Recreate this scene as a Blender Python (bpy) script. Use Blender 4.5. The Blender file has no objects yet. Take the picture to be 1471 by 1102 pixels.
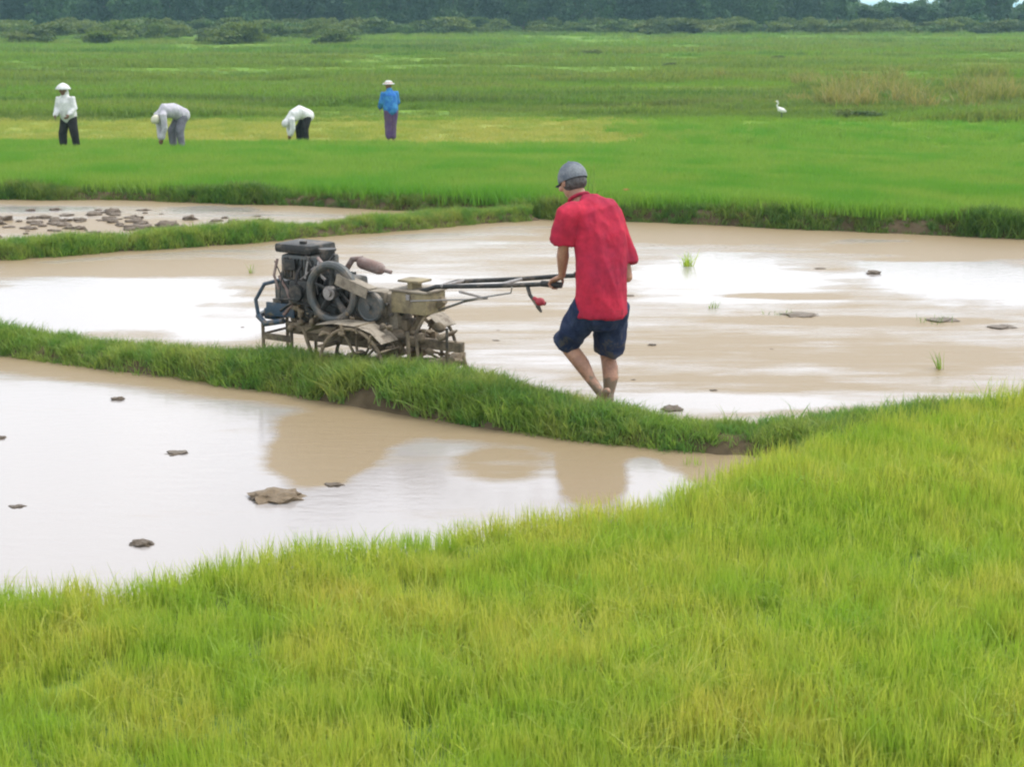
import bpy, bmesh, math, random
import numpy as np
from mathutils import Vector, Matrix, noise as mnoise

R = math.radians
random.seed(7)
rng = np.random.default_rng(11)
scene = bpy.context.scene
C = scene.collection

# ------------------------------------------------------------------ camera
FPX, CX, CY, HOR = 2400.0, 735.5, 551.0, 12.0
CAMH = 2.6
PITCH = math.atan((CY - HOR) / FPX)
cam_d = bpy.data.cameras.new('camera')
cam_d.sensor_width = 36.0
cam_d.lens = 36.0 * FPX / 1471.0
cam_d.clip_start = 0.1
cam_d.clip_end = 9000
cam_d.dof.use_dof = True
cam_d.dof.focus_distance = 11.2
cam_d.dof.aperture_fstop = 8.0
cam = bpy.data.objects.new('camera', cam_d)
cam.location = (0, 0, CAMH)
cam.rotation_euler = (math.pi / 2 - PITCH, 0, 0)
C.objects.link(cam)
scene.camera = cam

# ------------------------------------------------------------------ light
SUN_EL, SUN_AZ = R(56), R(62)           # azimuth measured clockwise from +Y : ahead of the camera, to the right
world = bpy.data.worlds.new('World')
scene.world = world
world.use_nodes = True
wn, wl = world.node_tree.nodes, world.node_tree.links
wn.clear()
sky = wn.new('ShaderNodeTexSky'); sky.sky_type = 'NISHITA'; sky.sun_disc = False
sky.sun_elevation = SUN_EL; sky.sun_rotation = SUN_AZ
sky.air_density = 1.0; sky.dust_density = 2.5; sky.ozone_density = 1.0
tc = wn.new('ShaderNodeTexCoord')
mp = wn.new('ShaderNodeMapping'); mp.inputs['Scale'].default_value = (1.0, 1.0, 2.6)
mp.inputs['Location'].default_value = (3.1, 0.7, 0.2)
nz = wn.new('ShaderNodeTexNoise'); nz.inputs['Scale'].default_value = 2.3
nz.inputs['Detail'].default_value = 7; nz.inputs['Roughness'].default_value = 0.55
rmp = wn.new('ShaderNodeValToRGB')
rmp.color_ramp.elements[0].position = 0.36; rmp.color_ramp.elements[0].color = (0.35, 0.35, 0.35, 1)
rmp.color_ramp.elements[1].position = 0.60; rmp.color_ramp.elements[1].color = (1, 1, 1, 1)
mx = wn.new('ShaderNodeMix'); mx.data_type = 'RGBA'
cl = wn.new('ShaderNodeMix'); cl.data_type = 'RGBA'
nz2 = wn.new('ShaderNodeTexNoise'); nz2.inputs['Scale'].default_value = 5.0; nz2.inputs['Detail'].default_value = 5
cl.inputs[6].default_value = (8.6, 8.9, 9.5, 1)
cl.inputs[7].default_value = (12.0, 11.9, 11.9, 1)
bg = wn.new('ShaderNodeBackground'); bg.inputs['Strength'].default_value = 0.11
wo = wn.new('ShaderNodeOutputWorld')
wl.new(tc.outputs['Generated'], mp.inputs['Vector'])
wl.new(mp.outputs['Vector'], nz.inputs['Vector'])
wl.new(mp.outputs['Vector'], nz2.inputs['Vector'])
wl.new(nz.outputs['Fac'], rmp.inputs['Fac'])
wl.new(nz2.outputs['Fac'], cl.inputs[0])
wl.new(rmp.outputs['Color'], mx.inputs[0])
wl.new(sky.outputs['Color'], mx.inputs[6])
wl.new(cl.outputs[2], mx.inputs[7])
wl.new(mx.outputs[2], bg.inputs['Color'])
wl.new(bg.outputs['Background'], wo.inputs['Surface'])

sun_d = bpy.data.lights.new('sun', 'SUN')
sun_d.energy = 1.5
sun_d.angle = R(12)
sun_d.color = (1.0, 0.96, 0.9)
sun = bpy.data.objects.new('sun', sun_d)
sdir = Vector((math.sin(SUN_AZ) * math.cos(SUN_EL), math.cos(SUN_AZ) * math.cos(SUN_EL), math.sin(SUN_EL)))
sun.rotation_euler = sdir.to_track_quat('Z', 'Y').to_euler()
sun.location = (0, 0, 30)
C.objects.link(sun)

scene.view_settings.view_transform = 'Standard'
scene.view_settings.look = 'None'
scene.view_settings.exposure = 0.75
scene.view_settings.gamma = 1.0
scene.render.engine = 'CYCLES'
scene.cycles.use_denoising = True
scene.cycles.max_bounces = 6
scene.cycles.diffuse_bounces = 3
scene.cycles.glossy_bounces = 3
scene.cycles.transmission_bounces = 4
scene.cycles.volume_bounces = 0
scene.cycles.pixel_filter_type = 'GAUSSIAN'
scene.cycles.filter_width = 2.4

# ------------------------------------------------------------------ projection helpers
SP, CP = math.sin(PITCH), math.cos(PITCH)
def ray(px, py):
    a, b = (px - CX) / FPX, (CY - py) / FPX
    return Vector((a, CP + b * SP, -SP + b * CP))
def ground(px, py, z=0.0):
    d = ray(px, py)
    t = (z - CAMH) / d.z
    return Vector((0, 0, CAMH)) + d * t
def atY(px, py, Y):
    d = ray(px, py)
    return Vector((0, 0, CAMH)) + d * (Y / d.y)

# ------------------------------------------------------------------ object helpers
def tag(o, label=None, cat=None, group=None, kind=None):
    if label: o['label'] = label
    if cat: o['category'] = cat
    if group: o['group'] = group
    if kind: o['kind'] = kind
    return o
def empty(name, loc=(0, 0, 0), rz=0.0, parent=None):
    o = bpy.data.objects.new(name, None)
    o.empty_display_size = 0.1
    o.location = loc; o.rotation_euler = (0, 0, rz)
    o.parent = parent
    C.objects.link(o)
    return o
def link_mesh(name, me, mat=None, parent=None, smooth=False, loc=None):
    if mat is not None:
        me.materials.clear(); me.materials.append(mat)
    if smooth:
        me.polygons.foreach_set('use_smooth', [True] * len(me.polygons))
    o = bpy.data.objects.new(name, me)
    if loc is not None: o.location = loc
    o.parent = parent
    C.objects.link(o)
    return o

class MB:
    """collects shapes, builds one mesh object"""
    def __init__(s): s.v, s.f = [], []
    def add(s, vs, fs):
        n = len(s.v); s.v += [tuple(v) for v in vs]; s.f += [tuple(i + n for i in f) for f in fs]
        return s
    def box(s, c, size, rot=None, bev=0.0):
        hx, hy, hz = size[0] / 2, size[1] / 2, size[2] / 2
        b = min(bev, hx * .9, hy * .9, hz * .9)
        if b <= 0:
            vs = [Vector((x, y, z)) for x in (-hx, hx) for y in (-hy, hy) for z in (-hz, hz)]
            fs = [(0, 1, 3, 2), (4, 6, 7, 5), (0, 4, 5, 1), (2, 3, 7, 6), (0, 2, 6, 4), (1, 5, 7, 3)]
        else:
            bm = bmesh.new(); bmesh.ops.create_cube(bm, size=1.0)
            for v in bm.verts: v.co = Vector((v.co.x * 2 * hx, v.co.y * 2 * hy, v.co.z * 2 * hz))
            bmesh.ops.bevel(bm, geom=list(bm.edges), offset=b, segments=2, profile=.6, affect='EDGES')
            bm.verts.index_update()
            vs = [v.co.copy() for v in bm.verts]; fs = [[v.index for v in f.verts] for f in bm.faces]
            bm.free()
        if rot is not None: vs = [rot @ v for v in vs]
        return s.add([v + Vector(c) for v in vs], fs)
    def tube(s, pts, rad, seg=12, cap=True, flat=1.0, side=None):
        """loft through pts; rad a number or a list of numbers or (a, b) pairs"""
        pts = [Vector(p) for p in pts]
        n = len(pts)
        if not isinstance(rad, (list, tuple)): rad = [rad] * n
        rad = [(r, r * flat) if not isinstance(r, (list, tuple)) else r for r in rad]
        prev = None; rings = []
        for i, p in enumerate(pts):
            t = (pts[min(i + 1, n - 1)] - pts[max(i - 1, 0)]).normalized()
            if side is not None:
                u = Vector(side) - t * Vector(side).dot(t)
            elif prev is None:
                u = t.orthogonal()
            else:
                u = prev - t * prev.dot(t)
            u.normalize(); prev = u
            w = t.cross(u)
            a, b = rad[i]
            rings.append([p + u * (a * math.cos(2 * math.pi * k / seg)) + w * (b * math.sin(2 * math.pi * k / seg)) for k in range(seg)])
        vs = [v for r in rings for v in r]; fs = []
        for i in range(n - 1):
            for k in range(seg):
                k2 = (k + 1) % seg
                fs.append((i * seg + k, i * seg + k2, (i + 1) * seg + k2, (i + 1) * seg + k))
        if cap:
            fs.append(tuple(reversed(range(seg)))); fs.append(tuple((n - 1) * seg + k for k in range(seg)))
        return s.add(vs, fs)
    def limb(s, pts, rads, seg=14, side=None):
        """tube with rounded ends"""
        pts = [Vector(p) for p in pts]
        rads = [(r, r) if not isinstance(r, (list, tuple)) else r for r in rads]
        d0 = (pts[0] - pts[1]).normalized(); d1 = (pts[-1] - pts[-2]).normalized()
        P, Q = [], []
        for k in (1.0, .85, .55):
            m = math.sqrt(max(0, 1 - k * k)) if k < 1 else .12
            P.append(pts[0] + d0 * min(rads[0]) * k); Q.append((rads[0][0] * m, rads[0][1] * m))
        P += pts; Q += rads
        for k in (.55, .85, 1.0):
            m = math.sqrt(max(0, 1 - k * k)) if k < 1 else .12
            P.append(pts[-1] + d1 * min(rads[-1]) * k); Q.append((rads[-1][0] * m, rads[-1][1] * m))
        return s.tube(P, Q, seg, True, 1.0, side)
    def ball(s, c, r, rot=None, seg=16, rings=10):
        if not isinstance(r, (list, tuple)): r = (r, r, r)
        vs, fs = [], []
        for i in range(rings + 1):
            th = math.pi * i / rings
            for k in range(seg):
                ph = 2 * math.pi * k / seg
                v = Vector((r[0] * math.sin(th) * math.cos(ph), r[1] * math.sin(th) * math.sin(ph), r[2] * math.cos(th)))
                if rot is not None: v = rot @ v
                vs.append(v + Vector(c))
        for i in range(rings):
            for k in range(seg):
                k2 = (k + 1) % seg
                fs.append((i * seg + k, (i + 1) * seg + k, (i + 1) * seg + k2, i * seg + k2))
        return s.add(vs, fs)
    def ring(s, c, Rr, r, axis=(0, 1, 0), seg=36, rseg=8):
        ax = Vector(axis).normalized(); u = ax.orthogonal().normalized(); w = ax.cross(u)
        vs, fs = [], []
        for i in range(seg):
            a = 2 * math.pi * i / seg; d = u * math.cos(a) + w * math.sin(a)
            for k in range(rseg):
                b = 2 * math.pi * k / rseg
                rr = r if not isinstance(r, (list, tuple)) else None
                if rr is None: v = d * (Rr + r[0] * math.cos(b)) + ax * (r[1] * math.sin(b))
                else: v = d * (Rr + rr * math.cos(b)) + ax * (rr * math.sin(b))
                vs.append(v + Vector(c))
        for i in range(seg):
            for k in range(rseg):
                i2, k2 = (i + 1) % seg, (k + 1) % rseg
                fs.append((i * rseg + k, i2 * rseg + k, i2 * rseg + k2, i * rseg + k2))
        return s.add(vs, fs)
    def cyl(s, a, b, r, seg=16): return s.tube([a, b], r, seg)
    def mesh(s, name):
        me = bpy.data.meshes.new(name); me.from_pydata(s.v, [], s.f); me.update()
        bm = bmesh.new(); bm.from_mesh(me)
        bmesh.ops.recalc_face_normals(bm, faces=bm.faces)
        bm.to_mesh(me); bm.free()
        return me
    def build(s, name, mat, parent=None, smooth=False, angle=None):
        me = s.mesh(name)
        o = link_mesh(name, me, mat, parent, smooth or angle is not None)
        if angle is not None:
            try: me.set_sharp_from_angle(angle=R(angle))
            except Exception: pass
        return o
    def fuse(s, name, mat, parent=None, voxel=.008, smooth=4, wrinkle=None):
        """melt every shape into one continuous surface"""
        me = s.mesh('raw_' + name)
        tmp = bpy.data.objects.new('tmp', me); C.objects.link(tmp)
        m = tmp.modifiers.new('r', 'REMESH'); m.mode = 'VOXEL'; m.voxel_size = voxel
        if smooth:
            q = tmp.modifiers.new('s', 'SMOOTH'); q.iterations = smooth; q.factor = .5
        dg = bpy.context.evaluated_depsgraph_get()
        out = bpy.data.meshes.new_from_object(tmp.evaluated_get(dg))
        bpy.data.objects.remove(tmp); bpy.data.meshes.remove(me)
        out.name = name
        if wrinkle:
            ns = [v.normal.copy() for v in out.vertices]
            for v, nn in zip(out.vertices, ns): v.co += nn * wrinkle(v.co)
            out.update()
        return link_mesh(name, out, mat, parent, True)

# ------------------------------------------------------------------ materials
def new_mat(name):
    m = bpy.data.materials.new(name); m.use_nodes = True
    nt = m.node_tree; nt.nodes.clear()
    out = nt.nodes.new('ShaderNodeOutputMaterial')
    return m, nt, out
def N(nt, t, **kw):
    n = nt.nodes.new(t)
    for k, v in kw.items():
        if k in n.inputs: n.inputs[k].default_value = v
        else: setattr(n, k, v)
    return n
def mixrgb(nt, fac, a, b, mode='MIX'):
    n = nt.nodes.new('ShaderNodeMix'); n.data_type = 'RGBA'; n.blend_type = mode
    for sock, v in ((0, fac), (6, a), (7, b)):
        if isinstance(v, bpy.types.NodeSocket): nt.links.new(v, n.inputs[sock])
        elif sock == 0: n.inputs[0].default_value = v
        else: n.inputs[sock].default_value = (*v, 1) if len(v) == 3 else v
    return n.outputs[2]
def noise_tex(nt, scale, detail=4, rough=.55, stretch=None, coord='Object', loc=None):
    if coord == 'World':
        src = nt.nodes.new('ShaderNodeNewGeometry').outputs['Position']
    else:
        src = nt.nodes.new('ShaderNodeTexCoord').outputs[coord]
    if stretch or loc:
        mpn = nt.nodes.new('ShaderNodeMapping')
        mpn.inputs['Scale'].default_value = stretch or (1, 1, 1)
        if loc: mpn.inputs['Location'].default_value = loc
        nt.links.new(src, mpn.inputs['Vector']); src = mpn.outputs['Vector']
    n = nt.nodes.new('ShaderNodeTexNoise')
    n.inputs['Scale'].default_value = scale; n.inputs['Detail'].default_value = detail; n.inputs['Roughness'].default_value = rough
    nt.links.new(src, n.inputs['Vector'])
    return n.outputs['Fac']
def ramp(nt, fac, stops):
    n = nt.nodes.new('ShaderNodeValToRGB')
    cr = n.color_ramp
    while len(cr.elements) < len(stops): cr.elements.new(.5)
    for e, (p, c) in zip(cr.elements, stops):
        e.position = p; e.color = (c, c, c, 1) if isinstance(c, (int, float)) else (*c, 1)
    nt.links.new(fac, n.inputs['Fac'])
    return n.outputs['Color']
def muddied(m, z0, z1, colour=(.17, .125, .08)):
    """dried mud splashes, thick low down and gone above z1 (metres over the thing's own base)"""
    nt = m.node_tree
    p = next(n for n in nt.nodes if n.type == 'BSDF_PRINCIPLED')
    src = p.inputs['Base Color'].links[0].from_socket
    tcn = nt.nodes.new('ShaderNodeTexCoord'); sx = nt.nodes.new('ShaderNodeSeparateXYZ'); nt.links.new(tcn.outputs['Object'], sx.inputs[0])
    mr = nt.nodes.new('ShaderNodeMapRange'); mr.inputs['From Min'].default_value = z0; mr.inputs['From Max'].default_value = z1
    mr.inputs['To Min'].default_value = .42; mr.inputs['To Max'].default_value = -.28
    nt.links.new(sx.outputs['Z'], mr.inputs['Value'])
    ad = nt.nodes.new('ShaderNodeMath'); ad.operation = 'ADD'
    nt.links.new(mr.outputs[0], ad.inputs[0]); nt.links.new(noise_tex(nt, 16, 5, .7), ad.inputs[1])
    f = ramp(nt, ad.outputs[0], [(.50, 0.0), (.60, 1.0)])
    nt.links.new(mixrgb(nt, f, src, colour), p.inputs['Base Color'])
def worn(name, base, second, scale=6, rough=.6, metal=0.0, lo=.42, hi=.62, bump=.15, rough2=None, spec=.5, detail=6):
    """a base colour broken up by a second one (mud, rust, fade) plus fine relief"""
    m, nt, out = new_mat(name)
    p = nt.nodes.new('ShaderNodeBsdfPrincipled')
    n1 = noise_tex(nt, scale, detail, .65)
    f = ramp(nt, n1, [(lo, 0.0), (hi, 1.0)])
    col = mixrgb(nt, f, base, second)
    n2 = noise_tex(nt, scale * 7, 3, .6)
    v = ramp(nt, n2, [(.3, .78), (.7, 1.12)])
    col = mixrgb(nt, 1.0, col, v, 'MULTIPLY')
    nt.links.new(col, p.inputs['Base Color'])
    p.inputs['Roughness'].default_value = rough
    p.inputs['Specular IOR Level'].default_value = spec
    if metal:
        mm = nt.nodes.new('ShaderNodeMath'); mm.operation = 'MULTIPLY_ADD'
        nt.links.new(f, mm.inputs[0]); mm.inputs[1].default_value = -metal; mm.inputs[2].default_value = metal
        nt.links.new(mm.outputs[0], p.inputs['Metallic'])
    if bump:
        b = nt.nodes.new('ShaderNodeBump'); b.inputs['Strength'].default_value = bump; b.inputs['Distance'].default_value = .01
        nt.links.new(n2, b.inputs['Height']); nt.links.new(b.outputs['Normal'], p.inputs['Normal'])
    nt.links.new(p.outputs['BSDF'], out.inputs['Surface'])
    return m
def foliage_mat(name, dark, mid, light, dry, patch=.6, dryness=.62, trans=.45, patch_stretch=None, loc=(0, 0, 0), hue2=None, bands=False, vary=None):
    """leaf colour: big patches by place, a tint for each blade, drier tips; lets light through"""
    m, nt, out = new_mat(name)
    tint = nt.nodes.new('ShaderNodeAttribute'); tint.attribute_name = 'tint'
    alon = nt.nodes.new('ShaderNodeAttribute'); alon.attribute_name = 'along'
    pn = noise_tex(nt, patch, 4, .6, patch_stretch, 'World', loc)
    a = ramp(nt, tint.outputs['Fac'], [(0.0, dark), (.5, mid), (1.0, light)])
    f = ramp(nt, pn, [(.38, 0.0), (dryness, 1.0)])
    f2 = mixrgb(nt, 1.0, f, ramp(nt, tint.outputs['Fac'], [(.1, .45), (.9, 1.0)]), 'MULTIPLY')
    col = mixrgb(nt, f2, a, dry)
    tipf = ramp(nt, alon.outputs['Fac'], [(.72, 0.0), (1.0, .55)])
    col = mixrgb(nt, tipf, col, dry)
    if hue2:
        pn2 = noise_tex(nt, patch * 2.7, 3, .6, patch_stretch, 'World', (9, 4, 2))
        col = mixrgb(nt, ramp(nt, pn2, [(.45, 0.0), (.62, .7)]), col, hue2)
    if vary:       # each plant its own shade of green
        oi = nt.nodes.new('ShaderNodeObjectInfo')
        col = mixrgb(nt, 1.0, col, ramp(nt, oi.outputs['Random'], vary), 'MULTIPLY')
    if bands:      # plots of different growth, long and low
        bn = noise_tex(nt, .11, 5, .6, (.10, 1.6, 1), 'World', (3, 8, 0))
        col = mixrgb(nt, 1.0, col, ramp(nt, bn, [(.34, (.50, .60, .62)), (.46, (.9, .95, .95)), (.56, (1.1, 1.08, .9)), (.64, (.72, .78, .8))]), 'MULTIPLY')
    d = nt.nodes.new('ShaderNodeBsdfPrincipled'); d.inputs['Roughness'].default_value = .55
    d.inputs['Specular IOR Level'].default_value = .3
    t = nt.nodes.new('ShaderNodeBsdfTranslucent')
    tcol = mixrgb(nt, 1.0, col, (1.15, 1.15, .6), 'MULTIPLY')
    nt.links.new(col, d.inputs['Base Color']); nt.links.new(tcol, t.inputs['Color'])
    ms = nt.nodes.new('ShaderNodeMixShader'); ms.inputs[0].default_value = trans
    nt.links.new(d.outputs['BSDF'], ms.inputs[1]); nt.links.new(t.outputs['BSDF'], ms.inputs[2])
    nt.links.new(ms.outputs['Shader'], out.inputs['Surface'])
    return m

M = {}
M['skin'] = worn('skin', (.42, .23, .15), (.31, .16, .105), 9, .5, bump=.08)
muddied(M['skin'], .0, .55)
M['skin_dark'] = worn('tanned_skin', (.2, .1, .06), (.14, .07, .045), 9, .5, bump=0)
M['shirt_red'] = worn('red_cotton', (.46, .024, .055), (.25, .018, .05), 3.2, .85, lo=.42, hi=.68, bump=.35, spec=.2)
M['shorts'] = worn('navy_cotton', (.014, .024, .065), (.035, .05, .10), 8, .8, bump=.3, spec=.2)
muddied(M['shorts'], .0, .85, (.075, .068, .065)); muddied(M['shirt_red'], -.4, 1.25, (.22, .03, .045))
M['cap'] = worn('grey_cap_cloth', (.10, .12, .15), (.22, .24, .26), 10, .85, bump=.3, spec=.2)
M['cap_dark'] = worn('dark_cap_cloth', (.035, .045, .075), (.07, .08, .11), 10, .8, bump=.2, spec=.2)
M['hair'] = worn('grey_hair', (.05, .045, .045), (.12, .12, .12), 60, .7, bump=.4)
M['white_cloth'] = worn('white_cotton', (.72, .73, .72), (.6, .61, .62), 6, .9, bump=.2, spec=.2)
M['cream_cloth'] = worn('cream_cotton', (.68, .66, .52), (.58, .56, .45), 6, .9, bump=.2, spec=.2)
M['grey_cloth'] = worn('pale_grey_cotton', (.52, .51, .55), (.40, .39, .44), 6, .9, bump=.2, spec=.2)
M['slate_cloth'] = worn('slate_cotton', (.15, .15, .18), (.22, .22, .26), 6, .9, bump=.2, spec=.2)
M['black_cloth'] = worn('black_cotton', (.018, .018, .02), (.035, .035, .035), 6, .9, bump=.2, spec=.2)
M['blue_cloth'] = worn('blue_cotton', (.025, .13, .42), (.06, .25, .5), 6, .9, bump=.2, spec=.2)
M['purple_cloth'] = worn('purple_cotton', (.10, .06, .16), (.14, .10, .16), 6, .9, bump=.2, spec=.2)
M['straw'] = worn('straw_weave', (.55, .47, .32), (.65, .6, .48), 30, .8, bump=.4)
M['iron'] = worn('dark_cast_iron', (.035, .038, .038), (.16, .13, .10), 9, .5, .5, .5, .7, .4)
M['iron_grey'] = worn('grey_painted_iron', (.075, .085, .085), (.17, .14, .105), 10, .5, .25, .48, .66, .35)
M['steel'] = worn('bare_steel', (.30, .29, .28), (.17, .13, .10), 10, .38, .75, .5, .68, .2)
M['mud_metal'] = worn('mud_caked_metal', (.22, .175, .115), (.085, .068, .048), 8, .85, 0, .45, .62, .6)
M['rust'] = worn('rusty_steel', (.20, .13, .11), (.30, .25, .23), 9, .7, 0, .45, .65, .4)
M['beige_metal'] = worn('beige_painted_metal', (.27, .235, .18), (.12, .098, .07), 9, .7, 0, .48, .66, .3)
M['blue_metal'] = worn('dark_blue_paint', (.02, .05, .085), (.12, .12, .11), 9, .45, 0, .52, .72, .2)
M['box_tan'] = worn('tan_box_paint', (.27, .225, .125), (.13, .105, .07), 8, .65, 0, .45, .65, .2)
M['rubber'] = worn('black_rubber', (.02, .02, .02), (.09, .075, .06), 12, .7, 0, .5, .7, .2)
M['red_rubber'] = worn('red_rubber', (.38, .03, .05), (.2, .03, .04), 12, .6, 0, .5, .7, .2)
M['mud'] = worn('wet_mud', (.12, .09, .06), (.24, .185, .13), 7, .45, 0, .4, .65, .9)
M['tan_mud'] = worn('tan_mud', (.27, .20, .12), (.18, .13, .08), 7, .55, 0, .4, .65, .9)
M['bark'] = worn('bark', (.11, .09, .07), (.18, .16, .13), 4, .9, 0, .4, .65, .8)
M['bird'] = worn('white_feathers', (.8, .8, .78), (.72, .72, .7), 20, .8, bump=.1)
M['beak'] = worn('yellow_beak', (.55, .38, .06), (.4, .3, .06), 20, .5, bump=0)
M['petal'] = worn('red_petal', (.55, .04, .03), (.4, .03, .03), 30, .6, bump=0)

for k_ in ('iron', 'iron_grey', 'steel', 'beige_metal', 'blue_metal', 'box_tan', 'rust'): muddied(M[k_], -.15, .75, (.13, .10, .068))
M['rice'] = foliage_mat('rice_seedling_leaf', (.15, .26, .025), (.30, .44, .055), (.50, .60, .12), (.58, .53, .14), 1.0, .68, .5, hue2=(.25, .42, .05))
M['bank'] = foliage_mat('bank_grass_leaf', (.085, .19, .04), (.18, .32, .065), (.30, .44, .11), (.38, .37, .14), 1.6, .75, .5, hue2=(.09, .24, .06))
M['edge'] = foliage_mat('rough_edge_grass_leaf', (.055, .14, .03), (.10, .22, .045), (.18, .33, .07), (.26, .27, .09), 1.2, .72, .42, hue2=(.06, .15, .04))
M['field'] = foliage_mat('young_rice_leaf', (.12, .25, .04), (.175, .34, .055), (.23, .41, .075), (.27, .38, .08), .22, .8, .45, (1, .5, 1), hue2=(.10, .31, .035))
M['strawy'] = foliage_mat('yellowing_grass', (.22, .30, .06), (.34, .38, .09), (.44, .45, .13), (.48, .42, .15), .3, .75, .4, (1, .5, 1), hue2=(.22, .32, .07))
M['wild'] = foliage_mat('wild_grass_leaf', (.085, .17, .04), (.14, .25, .055), (.21, .32, .075), (.27, .27, .10), .05, .72, .45, (.3, 2.6, 1), hue2=(.17, .33, .045), bands=True)
M['reed'] = foliage_mat('reed_leaf', (.10, .16, .03), (.18, .25, .05), (.28, .31, .09), (.36, .30, .14), .3, .62, .4)
M['bush'] = foliage_mat('bush_leaf', (.04, .085, .024), (.075, .13, .035), (.12, .18, .05), (.16, .17, .06), .05, .85, .35, vary=[(0, (.7, .75, .9)), (.4, (1.1, 1.05, .8)), (.7, (1.5, 1.35, 1.0)), (1, (.9, 1.1, 1.1))])
M['tree'] = foliage_mat('tree_leaf', (.014, .048, .024), (.028, .08, .036), (.055, .125, .05), (.06, .10, .045), .05, .9, .3, vary=[(0, (.6, .7, .8)), (.35, (1.0, 1.0, 1.0)), (.65, (1.7, 1.6, 1.2)), (1, (2.1, 1.8, 1.5))])

# ground: soil with thin green cover, tan mud near the water
def ground_mat():
    m, nt, out = new_mat('paddy_soil')
    p = nt.nodes.new('ShaderNodeBsdfPrincipled')
    n1 = noise_tex(nt, 3.0, 8, .65, None, 'World')
    n2 = noise_tex(nt, .07, 6, .6, (.3, 2.6, 1), 'World')
    n3 = noise_tex(nt, .6, 6, .65, (.6, 1.6, 1), 'World')
    soil = mixrgb(nt, ramp(nt, n1, [(.35, 0.0), (.65, 1.0)]), (.065, .05, .03), (.14, .11, .07))
    grn = ramp(nt, n2, [(.3, (.10, .18, .035)), (.42, (.17, .30, .04)), (.5, (.12, .21, .05)), (.58, (.20, .33, .045)), (.68, (.23, .25, .085)), (.78, (.14, .18, .06))])
    grn = mixrgb(nt, ramp(nt, n3, [(.35, .0), (.7, .65)]), grn, (.075, .12, .035))
    cov = nt.nodes.new('ShaderNodeAttribute'); cov.attribute_name = 'cover'
    st = nt.nodes.new('ShaderNodeAttribute'); st.attribute_name = 'stubble'
    grn = mixrgb(nt, st.outputs['Fac'], grn, (.30, .32, .09))
    col = mixrgb(nt, cov.outputs['Fac'], soil, grn)
    nt.links.new(col, p.inputs['Base Color'])
    p.inputs['Roughness'].default_value = .95; p.inputs['Specular IOR Level'].default_value = .02
    b = nt.nodes.new('ShaderNodeBump'); b.inputs['Strength'].default_value = .8; b.inputs['Distance'].default_value = .03
    nt.links.new(n1, b.inputs['Height']); nt.links.new(b.outputs['Normal'], p.inputs['Normal'])
    nt.links.new(p.outputs['BSDF'], out.inputs['Surface'])
    return m
M['ground'] = ground_mat()

def water_mat():
    m, nt, out = new_mat('muddy_water')
    p = nt.nodes.new('ShaderNodeBsdfPrincipled')
    silt_reflection = nt.nodes.new('ShaderNodeAttribute'); silt_reflection.attribute_name = 'silt_reflection'
    n1 = noise_tex(nt, 1.3, 8, .66, (.28, 1.7, 1), 'World')
    n2 = noise_tex(nt, 6.0, 9, .72, (.35, 1.5, 1), 'World')
    ad = nt.nodes.new('ShaderNodeMath'); ad.operation = 'MULTIPLY_ADD'
    nt.links.new(n1, ad.inputs[0]); ad.inputs[1].default_value = 1.1
    sub = nt.nodes.new('ShaderNodeMath'); sub.operation = 'SUBTRACT'
    nt.links.new(silt_reflection.outputs['Fac'], sub.inputs[0]); sub.inputs[1].default_value = .55
    nt.links.new(sub.outputs[0], ad.inputs[2])
    ad2 = nt.nodes.new('ShaderNodeMath'); ad2.operation = 'MULTIPLY_ADD'
    nt.links.new(n2, ad2.inputs[0]); ad2.inputs[1].default_value = .42; nt.links.new(ad.outputs[0], ad2.inputs[2])
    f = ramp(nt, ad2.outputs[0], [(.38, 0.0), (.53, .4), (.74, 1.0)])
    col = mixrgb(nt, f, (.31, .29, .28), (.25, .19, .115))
    nt.links.new(col, p.inputs['Base Color'])
    rr = ramp(nt, f, [(0, .07), (1, .36)])
    nt.links.new(rr, p.inputs['Roughness'])
    sp = ramp(nt, f, [(0, .55), (1, .26)])
    nt.links.new(sp, p.inputs['Specular IOR Level'])
    p.inputs['IOR'].default_value = 1.36
    w = noise_tex(nt, 11.0, 5, .6, (.55, 1.4, 1), 'World')
    b = nt.nodes.new('ShaderNodeBump'); b.inputs['Strength'].default_value = .2; b.inputs['Distance'].default_value = .012
    nt.links.new(w, b.inputs['Height'])
    b2 = nt.nodes.new('ShaderNodeBump'); b2.inputs['Distance'].default_value = .02
    nt.links.new(ramp(nt, f, [(0, 0.0), (1, .7)]), b2.inputs['Strength'])
    nt.links.new(n2, b2.inputs['Height']); nt.links.new(b.outputs['Normal'], b2.inputs['Normal'])
    nt.links.new(b2.outputs['Normal'], p.inputs['Normal'])
    nt.links.new(p.outputs['BSDF'], out.inputs['Surface'])
    return m
M['water'] = water_mat()

# ------------------------------------------------------------------ the lie of the land
def gl(pts, z=0.0): return np.array([ground(x, y, z)[:2] for x, y in pts])
A_FRONT = gl([(-500, 452), (-200, 490), (0, 512), (200, 537), (400, 563), (600, 598), (750, 622), (900, 640), (1040, 655), (1150, 655), (1300, 636), (1471, 622), (1800, 596)])
A_MID = A_FRONT + np.stack([np.full(13, .05), np.array([.24, .24, .24, .25, .31, .40, .33, .25, .22, .22, .24, .24, .24])], 1)
C_FRONT = gl([(-600, 405), (-200, 386), (0, 375), (150, 363), (300, 354), (450, 342), (560, 333), (660, 325), (760, 318)])
C_MID = C_FRONT + np.array([0, .34])
B_EDGE = gl([(-900, 283), (-200, 284), (0, 287), (200, 289), (450, 297), (620, 306), (800, 316), (950, 321), (1200, 332), (1471, 344), (1900, 362)])
BED = gl([(-1200, 960), (-300, 893), (0, 876), (200, 862), (400, 818), (600, 782), (750, 762), (950, 728), (1050, 695), (1105, 668), (1190, 640), (1300, 618), (1471, 596), (1800, 572)], .04)
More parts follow.
